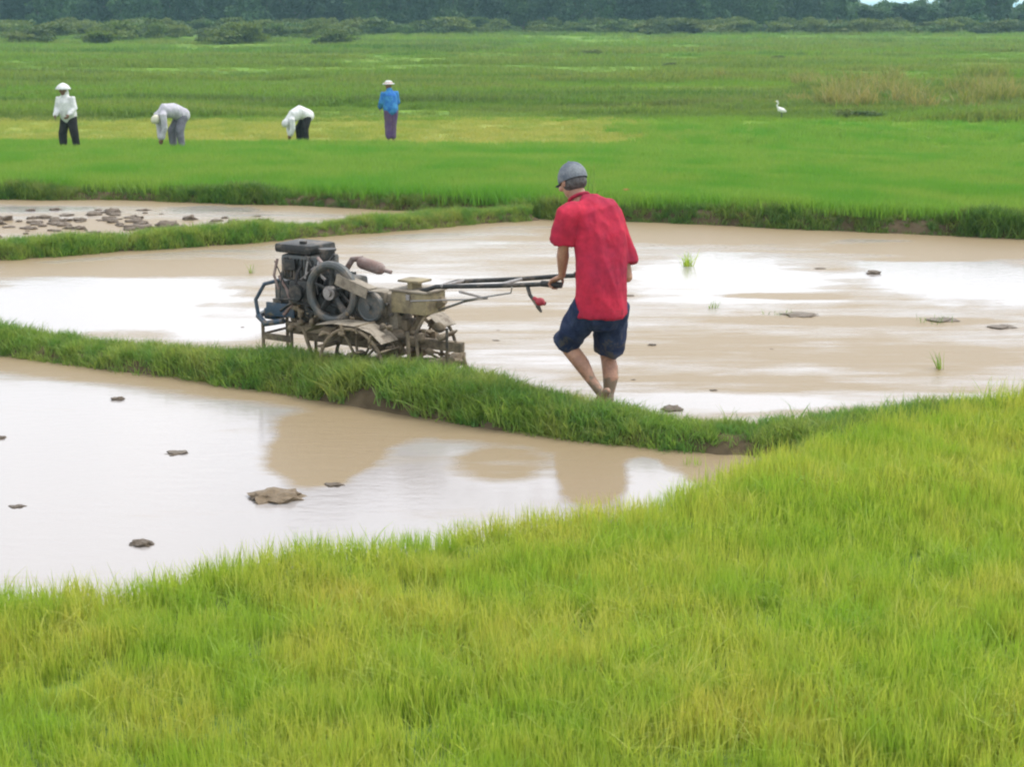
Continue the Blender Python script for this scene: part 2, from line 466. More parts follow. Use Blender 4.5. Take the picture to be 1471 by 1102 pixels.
BED = np.vstack([BED, [[11.0, 10.5], [11, 1.5], [-9, 1.5]]])
def pdist(x, y, poly, closed=False):
    P = np.vstack([poly, poly[:1]]) if closed else poly
    best = np.full(x.shape, 1e9)
    for a, b in zip(P[:-1], P[1:]):
        d = b - a; L = (d ** 2).sum()
        t = np.clip(((x - a[0]) * d[0] + (y - a[1]) * d[1]) / L, 0, 1)
        best = np.minimum(best, np.hypot(x - a[0] - t * d[0], y - a[1] - t * d[1]))
    return best
def inside(x, y, poly):
    c = np.zeros(x.shape, bool)
    for a, b in zip(poly, np.roll(poly, -1, axis=0)):
        with np.errstate(divide='ignore', invalid='ignore'):
            hit = ((a[1] > y) != (b[1] > y)) & (x < (b[0] - a[0]) * (y - a[1]) / (b[1] - a[1] + 1e-12) + a[0])
        c ^= hit
    return c
def ss(a, b, t):
    t = np.clip((t - a) / (b - a), 0, 1); return t * t * (3 - 2 * t)
_lat = rng.random((257, 257))
def vnoise(x, y, s):
    x = x * s + 1000.3; y = y * s + 1000.7
    xi = np.floor(x).astype(int); yi = np.floor(y).astype(int); fx = x - xi; fy = y - yi
    fx = fx * fx * (3 - 2 * fx); fy = fy * fy * (3 - 2 * fy)
    g = lambda i, j: _lat[i % 257, j % 257]
    return (g(xi, yi) * (1 - fx) + g(xi + 1, yi) * fx) * (1 - fy) + (g(xi, yi + 1) * (1 - fx) + g(xi + 1, yi + 1) * fx) * fy
def fb(x, y, s): return vnoise(x, y, s) * .5 + vnoise(x, y, s * 2.1) * .3 + vnoise(x, y, s * 4.3) * .2 - .5
def yB(x): return np.interp(x, B_EDGE[:, 0], B_EDGE[:, 1])
FAR_Z = -.85
def terrain(x, y):
    x = np.asarray(x, float); y = np.asarray(y, float)
    wob = fb(x, y, 2.2) * .16
    rough = fb(x, y, 5.0) * .05
    z = np.full(x.shape, -.12)
    d = pdist(x, y, A_MID) + wob
    wide = np.exp(-((x + .9) / 1.1) ** 2)
    z = np.maximum(z, -.12 + (.21 + .07 * wide) * (1 - ss(.10 + .06 * wide, .37 + .12 * wide, d)))
    d = pdist(x, y, C_MID) + wob
    z = np.maximum(z, np.where(x < C_MID[-1, 0] + .5, -.12 + .22 * (1 - ss(.10, .42, d)), -.12))
    inb = inside(x, y, BED); db = pdist(x, y, BED, True)
    s = np.where(inb, db, -db) + wob
    z = np.maximum(z, -.12 + .17 * ss(-.12, .15, s))
    s = (y - yB(x)) * .97 + wob
    top = np.maximum(FAR_Z, .15 + .04 * np.tanh(x / 4) - np.maximum(0, s) * .048)
    z = np.maximum(z, -.12 + (top + .12) * ss(-.08, .3, s)) if False else np.where(s > -.08, -.12 + (top + .12) * ss(-.06, .22, s), z)
    flat = ss(60, 90, y)
    z = z + rough * np.where(z > -.05, 1, .3) * (1 - flat)
    z = z + flat * (fb(x, y, .02) * .25)
    return z

# ground sheet
xs = np.concatenate([-np.geomspace(3000, 9.2, 36), np.arange(-9, 9.01, .07), np.geomspace(9.2, 3000, 36)])
ys = np.concatenate([np.array([-40, -15, -5, 0, 2, 3.5, 4.5]), np.arange(5, 26, .07), np.geomspace(26.1, 6000, 110)])
X, Y = np.meshgrid(xs, ys)
Z = terrain(X.ravel(), Y.ravel())
nx, ny = len(xs), len(ys)
me = bpy.data.meshes.new('ground')
co = np.stack([X.ravel(), Y.ravel(), Z], 1)
ii = (np.arange(ny - 1)[:, None] * nx + np.arange(nx - 1)[None, :]).ravel()
quads = np.stack([ii, ii + 1, ii + nx + 1, ii + nx], 1)
def np_mesh(name, co, faces):
    me = bpy.data.meshes.new(name)
    k = faces.shape[1]
    me.vertices.add(len(co)); me.vertices.foreach_set('co', co.astype(np.float32).ravel())
    me.loops.add(faces.size); me.loops.foreach_set('vertex_index', faces.astype(np.int32).ravel())
    me.polygons.add(len(faces)); me.polygons.foreach_set('loop_start', np.arange(0, faces.size, k, dtype=np.int32))
    me.update(calc_edges=True); me.validate()
    return me
def attr(me, name, vals, typ='FLOAT'):
    a = me.attributes.new(name, typ, 'POINT')
    if typ == 'FLOAT_VECTOR': a.data.foreach_set('vector', np.asarray(vals, np.float32).ravel())
    else: a.data.foreach_set('value', np.asarray(vals, np.float32 if typ == 'FLOAT' else np.int32).ravel())
me = np_mesh('ground', co, quads)
S_FAR = (co[:, 1] - yB(co[:, 0]))
_ib = inside(co[:, 0], co[:, 1], BED)
attr(me, 'cover', np.clip(ss(.3, 2.0, S_FAR) * .9 + ss(20, 35, S_FAR) * .1 + _ib * .75, 0, 1))
STR0, STR1 = ground(400, 210, FAR_Z + .05)[1], ground(400, 172, FAR_Z)[1]
stub = ss(STR0 - 1, STR0 + 1, co[:, 1]) * (1 - ss(STR1 - 2, STR1 + 2, co[:, 1])) * (1 - ss(1.5, 4.5, co[:, 0]))
attr(me, 'stubble', stub * .6)
g = link_mesh('ground', me, M['ground'], smooth=True); tag(g, kind='structure')

# ------------------------------------------------------------------ water sheets
def silt_reflection_blob(x, y, px, py, rx, ry, z=0.0):
    """a silted patch, some with a reflection painted in, given by its centre and half-sizes; evaluated in ground metres"""
    c = ground(px, py, z); ex = abs(ground(px + rx, py, z)[0] - c[0]); ey = abs(ground(px, py - ry, z)[1] - c[1])
    d = np.hypot((x - c[0]) / ex, (y - c[1]) / ey)
    return 1 - ss(.6, 1.15, d + fb(x, y, 3.0) * .5)
def water(name, x0, x1, y0, y1, step, keep, blobs, base):
    xs = np.arange(x0, x1 + step, step); ys = np.arange(y0, y1 + step, step)
    X, Y = np.meshgrid(xs, ys); x, y = X.ravel(), Y.ravel()
    n = len(xs)
    ii = (np.arange(len(ys) - 1)[:, None] * n + np.arange(n - 1)[None, :]).ravel()
    q = np.stack([ii, ii + 1, ii + n + 1, ii + n], 1)
    k = keep(x, y); q = q[k[q].all(1)]
    used = np.unique(q); mp_ = np.full(len(x), -1); mp_[used] = np.arange(len(used)); q = mp_[q]
    x, y = x[used], y[used]
    me = np_mesh(name, np.stack([x, y, np.zeros_like(x)], 1), q)
    s = np.full(x.shape, float(base))
    near = np.minimum(pdist(x, y, A_MID), np.minimum(pdist(x, y, C_MID), pdist(x, y, B_EDGE)))
    s = np.maximum(s, .75 * (1 - ss(.35, .95, near)))
    for bx, by, rx, ry, amt in blobs:
        s = s + (amt - s) * silt_reflection_blob(x, y, bx, by, rx, ry)
    attr(me, 'silt_reflection', s)
    o = link_mesh(name, me, M['water'], smooth=True); tag(o, kind='structure')
    return o
yA = lambda x: np.interp(x, A_MID[:, 0], A_MID[:, 1])
yC = lambda x: np.interp(x, C_MID[:, 0], C_MID[:, 1])
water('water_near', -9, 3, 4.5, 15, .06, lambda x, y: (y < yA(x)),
      [(470, 640, 95, 55, .85), (560, 600, 170, 35, .8), (720, 665, 75, 28, .5), (850, 680, 52, 45, .95), (560, 690, 60, 22, .1),  # tan patches mix silted water with painted reflections of man, tractor and bank
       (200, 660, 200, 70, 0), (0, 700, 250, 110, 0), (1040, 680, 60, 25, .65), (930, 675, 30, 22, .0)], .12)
water('water_main', -12, 12, 7, 27, .08, lambda x, y: (y > yA(x)) & ~((y > yC(x)) & (x < C_MID[-1, 0])) & (y < yB(x) + .4),
      [(150, 430, 200, 45, .0), (240, 385, 250, 14, .75), (620, 350, 120, 10, .3), (1000, 338, 260, 12, .85), (1400, 358, 200, 14, .9),
       (1050, 400, 170, 38, .1), (1380, 400, 160, 34, .0), (1000, 500, 180, 34, .55), (1300, 510, 160, 30, .55), (1000, 578, 230, 14, .05),
       (620, 400, 120, 25, .3), (740, 520, 100, 30, .3), (330, 470, 90, 25, .1), (1250, 462, 220, 7, .8), (1150, 425, 120, 6, .6), (1330, 372, 110, 5, .6), (700, 450, 140, 12, .6), (1000, 545, 220, 7, .6)], .42)
water('water_left', -14, 2, 17, 27, .08, lambda x, y: (y > yC(x)) & (y < yB(x) + .4), [(120, 325, 190, 12, .75), (300, 300, 80, 6, .2), (60, 300, 90, 5, .2)], .4)

# ------------------------------------------------------------------ blades of grass
def tuft(name, n, rad, h, w, lean, segs=3, mat=None, droop=.3, seed=0):
    r = np.random.default_rng(seed)
    V, F, T, A = [], [], [], []
    for i in range(n):
        a0 = r.uniform(0, 2 * math.pi); rr = rad * math.sqrt(r.random())
        bx, by = rr * math.cos(a0), rr * math.sin(a0)
        hh = h * r.uniform(.55, 1.1); ww = w * r.uniform(.7, 1.25)
        la = r.uniform(0, 2 * math.pi); ln = abs(r.normal(0, lean)); fa = r.uniform(0, math.pi)
        ca, sa = math.cos(fa) * ww / 2, math.sin(fa) * ww / 2
        tn = r.random(); b0 = len(V)
        dr = droop * r.random()
        for k in range(segs + 1):
            t = k / segs
            off = hh * (ln * t + dr * t * t * t)
            cx, cy = bx + math.cos(la) * off, by + math.sin(la) * off
            cz = hh * (t - .35 * dr * t * t * t)
            taper = (1 - t) ** .6 if k < segs else 0
            if k < segs:
                V += [(cx - ca * max(taper, .3), cy - sa * max(taper, .3), cz), (cx + ca * max(taper, .3), cy + sa * max(taper, .3), cz)]
                T += [tn, tn]; A += [t, t]
            else:
                V.append((cx, cy, cz)); T.append(tn); A.append(1)
        for k in range(segs - 1):
            q = b0 + 2 * k
            F += [(q, q + 1, q + 3), (q, q + 3, q + 2)]
        q = b0 + 2 * (segs - 1); F.append((q, q + 1, q + 2))
    me = np_mesh(name, np.array(V), np.array(F))
    attr(me, 'tint', T); attr(me, 'along', A)
    me.materials.append(mat)
    o = bpy.data.objects.new(name, me)
    return o
def scatter(name, pts, variants, scl, label, cat, tilt=.12, lean_dir=None):
    """one object: a tuft of blades on every point (geometry nodes)"""
    col = bpy.data.collections.new(name + '_tufts')
    for v in variants: col.objects.link(v)
    n = len(pts)
    me = bpy.data.meshes.new(name); me.vertices.add(n); me.vertices.foreach_set('co', np.asarray(pts, np.float32).ravel())
    rot = np.stack([rng.normal(0, tilt, n), rng.normal(0, tilt, n), rng.uniform(0, 6.283, n)], 1)
    attr(me, 'rot', rot, 'FLOAT_VECTOR'); attr(me, 'scl', scl); attr(me, 'idx', rng.integers(0, len(variants), n), 'INT')
    o = bpy.data.objects.new(name, me); C.objects.link(o)
    me.materials.append(variants[0].data.materials[0])
    ng = bpy.data.node_groups.new(name + '_spread', 'GeometryNodeTree')
    ng.interface.new_socket('Geometry', in_out='INPUT', socket_type='NodeSocketGeometry')
    ng.interface.new_socket('Geometry', in_out='OUTPUT', socket_type='NodeSocketGeometry')
    gi = ng.nodes.new('NodeGroupInput'); go = ng.nodes.new('NodeGroupOutput')
    ip = ng.nodes.new('GeometryNodeInstanceOnPoints')
    ci = ng.nodes.new('GeometryNodeCollectionInfo'); ci.inputs['Collection'].default_value = col
    ci.inputs['Separate Children'].default_value = True; ci.inputs['Reset Children'].default_value = True
    def na(nm, dt):
        q = ng.nodes.new('GeometryNodeInputNamedAttribute'); q.data_type = dt; q.inputs['Name'].default_value = nm
        return q.outputs['Attribute']
    ng.links.new(gi.outputs[0], ip.inputs['Points']); ng.links.new(ci.outputs[0], ip.inputs['Instance'])
    ip.inputs['Pick Instance'].default_value = True
    ng.links.new(na('idx', 'INT'), ip.inputs['Instance Index'])
    ng.links.new(na('rot', 'FLOAT_VECTOR'), ip.inputs['Rotation'])
    ng.links.new(na('scl', 'FLOAT'), ip.inputs['Scale'])
    ng.links.new(ip.outputs[0], go.inputs[0])
    md = o.modifiers.new('spread', 'NODES'); md.node_group = ng
    tag(o, label, cat, kind='stuff')
    return o
def at_ground(x, y, dz=-.01): return np.stack([x, y, terrain(x, y) + dz], 1)

# foreground seedlings
rt = [tuft('rice_tuft', 44, .085, .185, .0054, .09, 3, M['rice'], .22, s) for s in range(8)] + [tuft('rice_tuft', 34, .07, .20, .0058, .3, 4, M['rice'], 1.1, 30 + s) for s in range(2)]
n = 25500
x = rng.uniform(-7.0, 9.0, n); y = rng.uniform(4.6, 12.2, n)
ok = inside(x, y, BED) & (np.abs(x) < y * .37 + 3.6)
edge = pdist(x, y, BED, True)
ok &= (edge > .03 + .14 * rng.random(n)) | (rng.random(n) < .3)
gap = vnoise(x, y, 2.3) * .6 + vnoise(x, y, 6.0) * .4
ok &= (gap > .23) | (rng.random(n) < .25)
x, y, gap = x[ok], y[ok], gap[ok]
sc = .72 + .55 * vnoise(x, y, 1.1) + rng.normal(0, .07, len(x))
xo = rng.uniform(-6.0, 7.2, 12000); yo = rng.uniform(5, 12.5, 12000); do = pdist(xo, yo, BED, True)
oo = ~inside(xo, yo, BED) & (rng.random(12000) < .34 * np.exp(-do / .13)) & (do < .6)
xo, yo = xo[oo], yo[oo]
pts_ = np.vstack([at_ground(x, y), np.stack([xo, yo, np.full(xo.shape, -.05)], 1)])
sc = np.concatenate([sc, rng.uniform(.45, .8, len(xo))])
scatter('rice_seedlings', pts_, rt, sc, 'dense bright yellow-green rice seedlings filling the whole foreground', 'rice seedlings', .05)

# rank grass on the banks
bt = [tuft('bank_tuft', 22, .06, .13, .0075, .4, 3, M['bank'], .7, 40 + s) for s in range(6)]
def along(poly, n, wid):
    seg = np.hypot(*np.diff(poly, axis=0).T); cs = np.concatenate([[0], np.cumsum(seg)])
    t = rng.uniform(0, cs[-1], n)
    x = np.interp(t, cs, poly[:, 0]); y = np.interp(t, cs, poly[:, 1])
    a = rng.uniform(-1, 1, n)
    return x + rng.normal(0, .03, n), y + a * wid, t
P = []
x, y, t = along(A_MID, 9500, .40); P.append((x, y))
x, y, t = along(C_MID, 5200, .37); P.append((x, y))
x = np.concatenate([p[0] for p in P]); y = np.concatenate([p[1] for p in P])
z = terrain(x, y)
bare = vnoise(x, y, 1.9) * .6 + vnoise(x, y, 5.0) * .4
ok = (z > -.035) & ((bare > .27) | (rng.random(len(x)) < .3)) & (np.abs(x) < y * .4 + 2)
c0 = ground(1055, 640, .05)
ok &= ~((np.hypot((x - c0[0]) / .34, (y - c0[1] + .12) / .13) < 1) & (rng.random(len(x)) < .6))
ok &= ~(inside(x, y, BED) & (pdist(x, y, BED, True) > .12) & (rng.random(len(x)) < .75))
x, y = x[ok], y[ok]
sc = .42 + .75 * vnoise(x, y, 1.4) + rng.normal(0, .12, len(x)); sc = np.clip(sc, .3, 1.6)
scatter('bank_grass', at_ground(x, y), bt, sc, 'rank green grass growing along the low earth banks between the paddies', 'grass', .15)
kt = [tuft('edge_tuft', 24, .07, .15, .009, .35, 3, M['edge'], .7, 240 + s_) for s_ in range(5)]
x, y, t = along(B_EDGE + np.array([0, .22]), 8000, .24)
ok = (terrain(x, y) > -.06) & ((vnoise(x, y, 1.6) > .22) | (rng.random(len(x)) < .5))
x, y = x[ok], y[ok]
scatter('field_edge_grass', at_ground(x, y), kt, np.clip(.35 + 1.1 * vnoise(x, y, 1.2) ** 1.5 + rng.normal(0, .12, len(x)), .3, 1.6), 'dark rough grass along the front edge of the lush green field', 'grass', .15)

# lush green field beyond
ft = [tuft('field_tuft', 60, .24, .21, .012, .16, 2, M['field'], .3, 80 + s) for s in range(5)]
n = 30000
u = rng.random(n); D0, D1 = 19.5, 56.0
y = 1 / (1 / D0 - u * (1 / D0 - 1 / D1)); x = rng.uniform(-1, 1, n) * (y * .36 + 4)
s = y - yB(x)
lim = np.where(x < 3.0 + .5 * np.sin(y), STR0 + .5 + fb(x, y, .4) * 1.5, ground(1100, 178, FAR_Z)[1] + fb(x, y, .3) * 2)
ok = (s > .24 + .3 * vnoise(x, y, 1.3)) & (y < lim)
x, y = x[ok], y[ok]
scatter('rice_field', at_ground(x, y), ft, .8 + .35 * vnoise(x, y, .6), 'lush green young rice field across the middle of the scene', 'rice field', .06)

# yellowing strip where the workers stand
st_ = [tuft('straw_tuft', 40, .26, .14, .014, .3, 2, M['strawy'], .5, 120 + s) for s in range(4)]
n = 10000
y = rng.uniform(STR0 - .5, STR1 + 1.5, n); x = rng.uniform(-1, 1, n) * (y * .36 + 4)
ok = (x < 6.5 - 5.5 * np.abs((y - STR0) / (STR1 - STR0) - .45) ** .7 + rng.normal(0, .9, n)) & (y < STR1 + fb(x, y, .25) * 5) & (vnoise(x, y, .5) > .12)
x, y = x[ok], y[ok]
scatter('yellowing_grass', at_ground(x, y), st_, .6 + .5 * vnoise(x, y, .8), 'yellowing strip of short grass around the four bending workers', 'grass', .1)

# rough fields out to the trees
wt = [tuft('wild_tuft', 60, .55, .24, .035, .3, 2, M['wild'], .5, 160 + s) for s in range(5)]
n = 42000
u = rng.random(n); D0, D1 = STR1 - 1, 262.0
y = 1 / (1 / D0 - u * (1 / D0 - 1 / D1)); x = rng.uniform(-1, 1, n) * (y * .36 + 3)
dens = fb(x, y * 2.4, .09) + .5
ok = (rng.random(n) < .25 + .9 * ss(.35, .65, dens))
ok &= ~((x > 3.0) & (y < 49))
x, y, dens = x[ok], y[ok], dens[ok]
scatter('rough_grass', at_ground(x, y), wt, (.45 + 1.1 * ss(.4, .75, dens)) * (1 + y / 300), 'rough green and olive pasture stretching back to the tree line', 'grass', .1)

# ------------------------------------------------------------------ trees, bushes
def leaf_cloud(name, blobs, n, size, mat, seed):
    r = np.random.default_rng(seed)
    vol = np.array([b[3] * b[4] * b[5] for b in blobs]); pr = vol ** .7 / (vol ** .7).sum()
    bi = r.choice(len(blobs), n, p=pr)
    B = np.array(blobs)[bi]
    d = r.normal(size=(n, 3)); d /= np.linalg.norm(d, axis=1)[:, None]
    rad = r.random(n) ** .45 * (1 + r.normal(0, .1, n))
    c = B[:, :3] + d * rad[:, None] * B[:, 3:6]
    a = r.normal(size=(n, 3)); a /= np.linalg.norm(a, axis=1)[:, None]
    b = np.cross(a, r.normal(size=(n, 3))); b /= np.linalg.norm(b, axis=1)[:, None]
    s = size * r.uniform(.5, 1.3, n)[:, None]
    co = np.stack([c - a * s, c - b * s * .55, c + a * s, c + b * s * .55], 1).reshape(-1, 3)
    f = np.arange(4 * n).reshape(n, 4)
    me = np_mesh(name, co, f)
    attr(me, 'tint', np.repeat(np.clip(r.random(n) * .6 + .4 * r.random(len(blobs))[bi], 0, 1), 4)); attr(me, 'along', np.zeros(4 * n))
    me.materials.append(mat)
    return me
def rand_blobs(r, w, h0, h1, k):
    out = []
    for _ in range(k):
        q = r.random(); z = h0 + (h1 - h0) * q
        sp = w * (1 - .55 * q); a = r.uniform(0, 6.28)
        out.append((sp * math.cos(a) * r.random(), sp * math.sin(a) * r.random(), z, w * r.uniform(.3, .55), w * r.uniform(.3, .55), (h1 - h0) * r.uniform(.12, .26)))
    return out
crowns, trunks = [], []
for k in range(6):
    r = np.random.default_rng(300 + k)
    H = 7.0
    crowns.append(leaf_cloud('crown', rand_blobs(r, 2.9, .5, H - .6, 20), 3600, .32, M['tree'], 310 + k))
    mb = MB(); px_ = [(r.normal(0, .12) * i, r.normal(0, .12) * i, H * .13 * i) for i in range(6)]
    mb.tube(px_, [.2, .17, .14, .11, .08, .04], 8)
    for i in range(5):
        b = Vector(px_[1 + i % 4]); a = r.uniform(0, 6.28)
        mb.tube([b, b + Vector((math.cos(a) * .8, math.sin(a) * .8, .6)), b + Vector((math.cos(a) * 1.7, math.sin(a) * 1.7, 1.5))], [.08, .055, .02], 6)
    tm = mb.mesh('trunk'); tm.materials.append(M['bark']); trunks.append(tm)
def place_tree(x, y, s, sz, k, label, group):
    z = float(terrain(np.array([x]), np.array([y]))[0]) - .05
    e = empty('tree', (x, y, z), random.uniform(0, 6.28)); e.scale = (s, s, sz)
    tag(e, label, 'tree', group)
    link_mesh('trunk', trunks[k], None, e); link_mesh('crown', crowns[k], None, e)
for row, (yy, sp, mult) in enumerate([(248, 3.0, .95), (258, 3.3, 1.2), (272, 3.6, 1.5)]):
    xx = -100.0
    while xx < 100:
        x = xx + random.uniform(-1, 1); y = yy + random.uniform(-3, 3)
        pxx = CX + FPX * x / y
        low = 1205 < pxx < 1345 or pxx > 1425
        hz = random.uniform(.8, 1.15) * mult
        if low: hz = random.uniform(.56, .66) * (1.0 if row == 0 else 1.04)
        place_tree(x, y, random.uniform(.8, 1.15), hz, random.randrange(6),
                   'dark blue-green broadleaf tree in the unbroken tree line along the far edge', 'trees of the far tree line')
        xx += sp * random.uniform(.8, 1.2)
bushm = []
for k in range(6):
    r = np.random.default_rng(400 + k)
    bushm.append(leaf_cloud('bush', rand_blobs(r, 1.5, .2, 1.3, 11), 1500, .12, M['bush'], 410 + k))
def place_bush(x, y, s, sz, label, group, mat=None):
    z = float(terrain(np.array([x]), np.array([y]))[0]) - .05
    o = link_mesh('bush', bushm[random.randrange(6)], None, None); o.location = (x, y, z)
    o.rotation_euler = (0, 0, random.uniform(0, 6.28)); o.scale = (s, s, sz)
    tag(o, label, 'bush', group)
for i in range(270):
    x = random.uniform(-95, 95)
    y = random.uniform(226, 244) if x > -14 or random.random() < .3 else random.uniform(168, 240)
    place_bush(x * y / 235, y, random.uniform(1.0, 2.3), random.uniform(.8, 1.7), 'low olive-green bush at the foot of the far tree line', 'bushes below the far tree line')

# ------------------------------------------------------------------ people
def dirs(a, b): return (Vector(b) - Vector(a)).normalized()
def hand(mb, wrist, knuckle, palm_n, thumb_side, curl=1.0, s=1.0):
    """palm, four bent fingers and a thumb; palm_n points out of the palm"""
    w = Vector(wrist); k = Vector(knuckle); f = (k - w).normalized(); pn = Vector(palm_n); pn = (pn - f * pn.dot(f)).normalized()
    sd = f.cross(pn).normalized()
    if sd.dot(Vector(thumb_side)) < 0: sd = -sd
    mb.limb([w, w + f * .045 * s, k], [(.026 * s, .02 * s), (.038 * s, .018 * s), (.041 * s, .016 * s)], 12, side=sd)
    for i, (L, o) in enumerate([(.078, .031), (.088, .011), (.082, -.010), (.065, -.030)]):
        L *= s; base = k + sd * o * s
        p = [base - f * .012]
        d = f.copy(); ax = f.cross(pn).normalized(); cur = base
        p.append(cur)
        for j, a in enumerate((.55, 1.05, .8)):
            d = Matrix.Rotation(-a * curl, 3, ax) @ d if (Matrix.Rotation(-a, 3, ax) @ f).dot(pn) > 0 else Matrix.Rotation(a * curl, 3, ax) @ d
            cur = cur + d * L * (.42, .33, .25)[j]; p.append(cur)
        mb.limb(p, [.010 * s, .0105 * s, .0095 * s, .009 * s, .0075 * s], 8)
    tb = w + f * .03 * s + sd * .028 * s
    mb.limb([tb - sd * .015 * s, tb, tb + (sd * .5 + f * .5 + pn * .5).normalized() * .035 * s, tb + (sd * .25 + f * .7 + pn * .9).normalized() * .065 * s], [.013 * s, .013 * s, .011 * s, .009 * s], 8)
def foot(mb, ankle, toe_dir, s=1.0, pitch=0.0):
    a = Vector(ankle); t = Vector(toe_dir).normalized(); side = t.cross(Vector((0, 0, 1))).normalized()
    up = side.cross(t).normalized()
    heel = a - t * .05 * s - up * .055 * s
    mb.limb([heel, a - up * .045 * s + t * .03 * s, a - up * .06 * s + t * .1 * s, a - up * .07 * s + t * .16 * s], [(.03 * s, .028 * s), (.035 * s, .038 * s), (.044 * s, .024 * s), (.043 * s, .014 * s)], 12, side=side)
    for i in range(5):
        b = a - up * .072 * s + t * (.165 - .008 * i) * s + side * (-.034 + .0165 * i) * s
        mb.limb([b, b + t * (.028 - .003 * i) * s], [(.011 if i == 0 else .008) * s] * 2, 8)
def head(mb, c, face, up, s=1.0):
    c = Vector(c); f = Vector(face).normalized(); u = Vector(up); u = (u - f * u.dot(f)).normalized(); l = u.cross(f).normalized()
    rot = Matrix((f, l, u)).transposed()
    mb.ball(c + u * .02 * s, (.098 * s, .076 * s, .098 * s), rot)
    mb.ball(c - u * .045 * s + f * .022 * s, (.068 * s, .058 * s, .068 * s), rot)        # jaw
    mb.ball(c - u * .092 * s + f * .055 * s, (.022 * s, .026 * s, .018 * s), rot)        # chin
    mb.limb([c + f * .092 * s + u * .012 * s, c + f * .112 * s - u * .028 * s], [.009 * s, .015 * s], 8)   # nose
    for q in (-1, 1):
        mb.ball(c + l * .078 * s * q - f * .004 * s, (.018 * s, .009 * s, .032 * s), rot)    # ears
        mb.ball(c + f * .086 * s + l * .032 * s * q + u * .02 * s, (.012 * s, .018 * s, .008 * s), rot)    # brow
        mb.ball(c + f * .074 * s + l * .05 * s * q - u * .02 * s, (.02 * s, .02 * s, .02 * s), rot)   # cheekbone
    mb.limb([c + f * .087 * s + l * .02 * s - u * .062 * s, c + f * .087 * s - l * .02 * s - u * .062 * s], [.008 * s, .008 * s], 8)  # lips
    return f, l, u, rot
def eyes(c, f, l, u, parent, s=1.0):
    for q in (-1, 1):
        mb = MB(); mb.ball(Vector(c) + f * .083 * s + l * .031 * s * q + u * .002 * s, .011 * s, seg=8, rings=6)
        mb.build('eye', M['cap_dark'], parent, True)

# ------- the man walking behind the hand tractor
DM = ground(866, 590, 0)[1]
def W(px, py, dd): return atY(px, py, DM + dd)
man = empty('person', ground(868, 596, -.1))
tag(man, 'man in a red shirt, navy shorts and grey cap, walking bent behind the hand tractor', 'person')
man_inv = -Vector(man.location)
def L_(v): return Vector(v) + man_inv       # world to the man's own frame (no rotation)
pel = L_(W(863, 436, .02)); wst = L_(W(862, 405, .02)); rib = L_(W(857, 360, .05)); chest = L_(W(848, 322, .09)); nb = L_(W(834, 290, .14)); hd = L_(W(823, 261, .2))
lsh, rsh = L_(W(815, 306, -.02)), L_(W(882, 303, .20))
lel, lwr = L_(W(809, 358, .04)), L_(W(804, 394, .17))
rel, rwr = L_(W(901, 398, .13)), L_(W(868, 402, .40))
lhip, rhip = L_(W(846, 440, -.03)), L_(W(880, 438, .10))
lkn, lan = L_(W(812, 494, .18)), L_(W(861, 562, .02))
rkn, ran = L_(W(873, 512, .26)), L_(W(875, 584, .12))
FWD = Vector((-.62, .78, 0)).normalized(); LFT = Vector((-.78, -.62, 0)).normalized()
F_TR = Vector((-.85, .53, 0)).normalized(); L_TR = Vector((-.53, -.85, 0)).normalized()
GRIP_L = W(795, 409, .2)
GRIP_R = GRIP_L - L_TR * .44
def hand_on(mb, wr, grip, sgn):
    g_ = L_(grip)
    w = Vector(wr); kn = g_ + Vector((0, 0, .028)) - (g_ - w).normalized() * .0
    kn = w + (kn - w) * 1.0
    hand(mb, w, kn, Vector((0, 0, -1)), -L_TR * sgn, 1.15)
lwr = L_(GRIP_L) + Vector((.055, -.055, .065)); rwr = L_(GRIP_R) + Vector((.075, -.03, .07))
mb = MB()
mb.limb([pel, wst, rib, chest, nb], [(.15, .105), (.135, .10), (.14, .095), (.13, .08), (.055, .05)], 20, side=LFT)
mb.limb([nb, nb.lerp(hd, .6)], [(.058, .06), (.052, .055)], 12)
for sh, el, wr in ((lsh, lel, lwr), (rsh, rel, rwr)):
    mb.limb([chest.lerp(sh, .6) - Vector((0, 0, .02)), sh - Vector((0, 0, .012)), sh.lerp(el, .35), sh.lerp(el, .7), el], [.04, .045, .044, .042, .036], 14)
    mb.limb([el, el.lerp(wr, .25), el.lerp(wr, .6), wr], [.037, .042, .034, (.027, .021)], 14)
for hp, kn, an in ((lhip, lkn, lan), (rhip, rkn, ran)):
    mb.limb([hp, hp.lerp(kn, .3), hp.lerp(kn, .7), kn], [.085, .08, .062, .053], 16)
    cb = -FWD * .02
    mb.limb([kn, kn.lerp(an, .22) + cb, kn.lerp(an, .42) + cb * 1.2, kn.lerp(an, .75), an], [.05, .055, .053, .036, .032], 16)
    mb.ball(kn + FWD * .022, (.038, .038, .042))
hand_on(mb, lwr, GRIP_L, 1); hand_on(mb, rwr, GRIP_R, -1)
foot(mb, lan, FWD * .55 + Vector((0, 0, -.8)), 1.0)
foot(mb, ran, FWD + Vector((0, 0, -.1)), 1.0)
hf, hl, hu, hrot = head(mb, hd, (-.5, .78, -.4), (-.15, .2, 1))
body = mb.fuse('body', M['skin'], man, .0065, 3)
eyes(hd, hf, hl, hu, man)
def folds(freq, amp, stretch=(1, 1, .35), tw=0):
    def w(p):
        q = Vector((p.x * stretch[0], p.y * stretch[1], p.z * stretch[2] + tw * p.x)) * freq
        return amp * (mnoise.noise(q) + .5 * mnoise.noise(q * 2.3)) 
    return w
def creases(freq, amp, vert=.4):
    def w(p):
        q = Vector((p.x, p.y, p.z * vert + p.x * .35)) * freq
        n1 = mnoise.noise(q + Vector((4, 1, 7))); n2 = mnoise.noise(q * 2.2 + Vector((1, 9, 2)))
        return amp * (.7 - 2.2 * abs(n1)) + amp * .5 * (.4 - 1.6 * abs(n2))
    return w
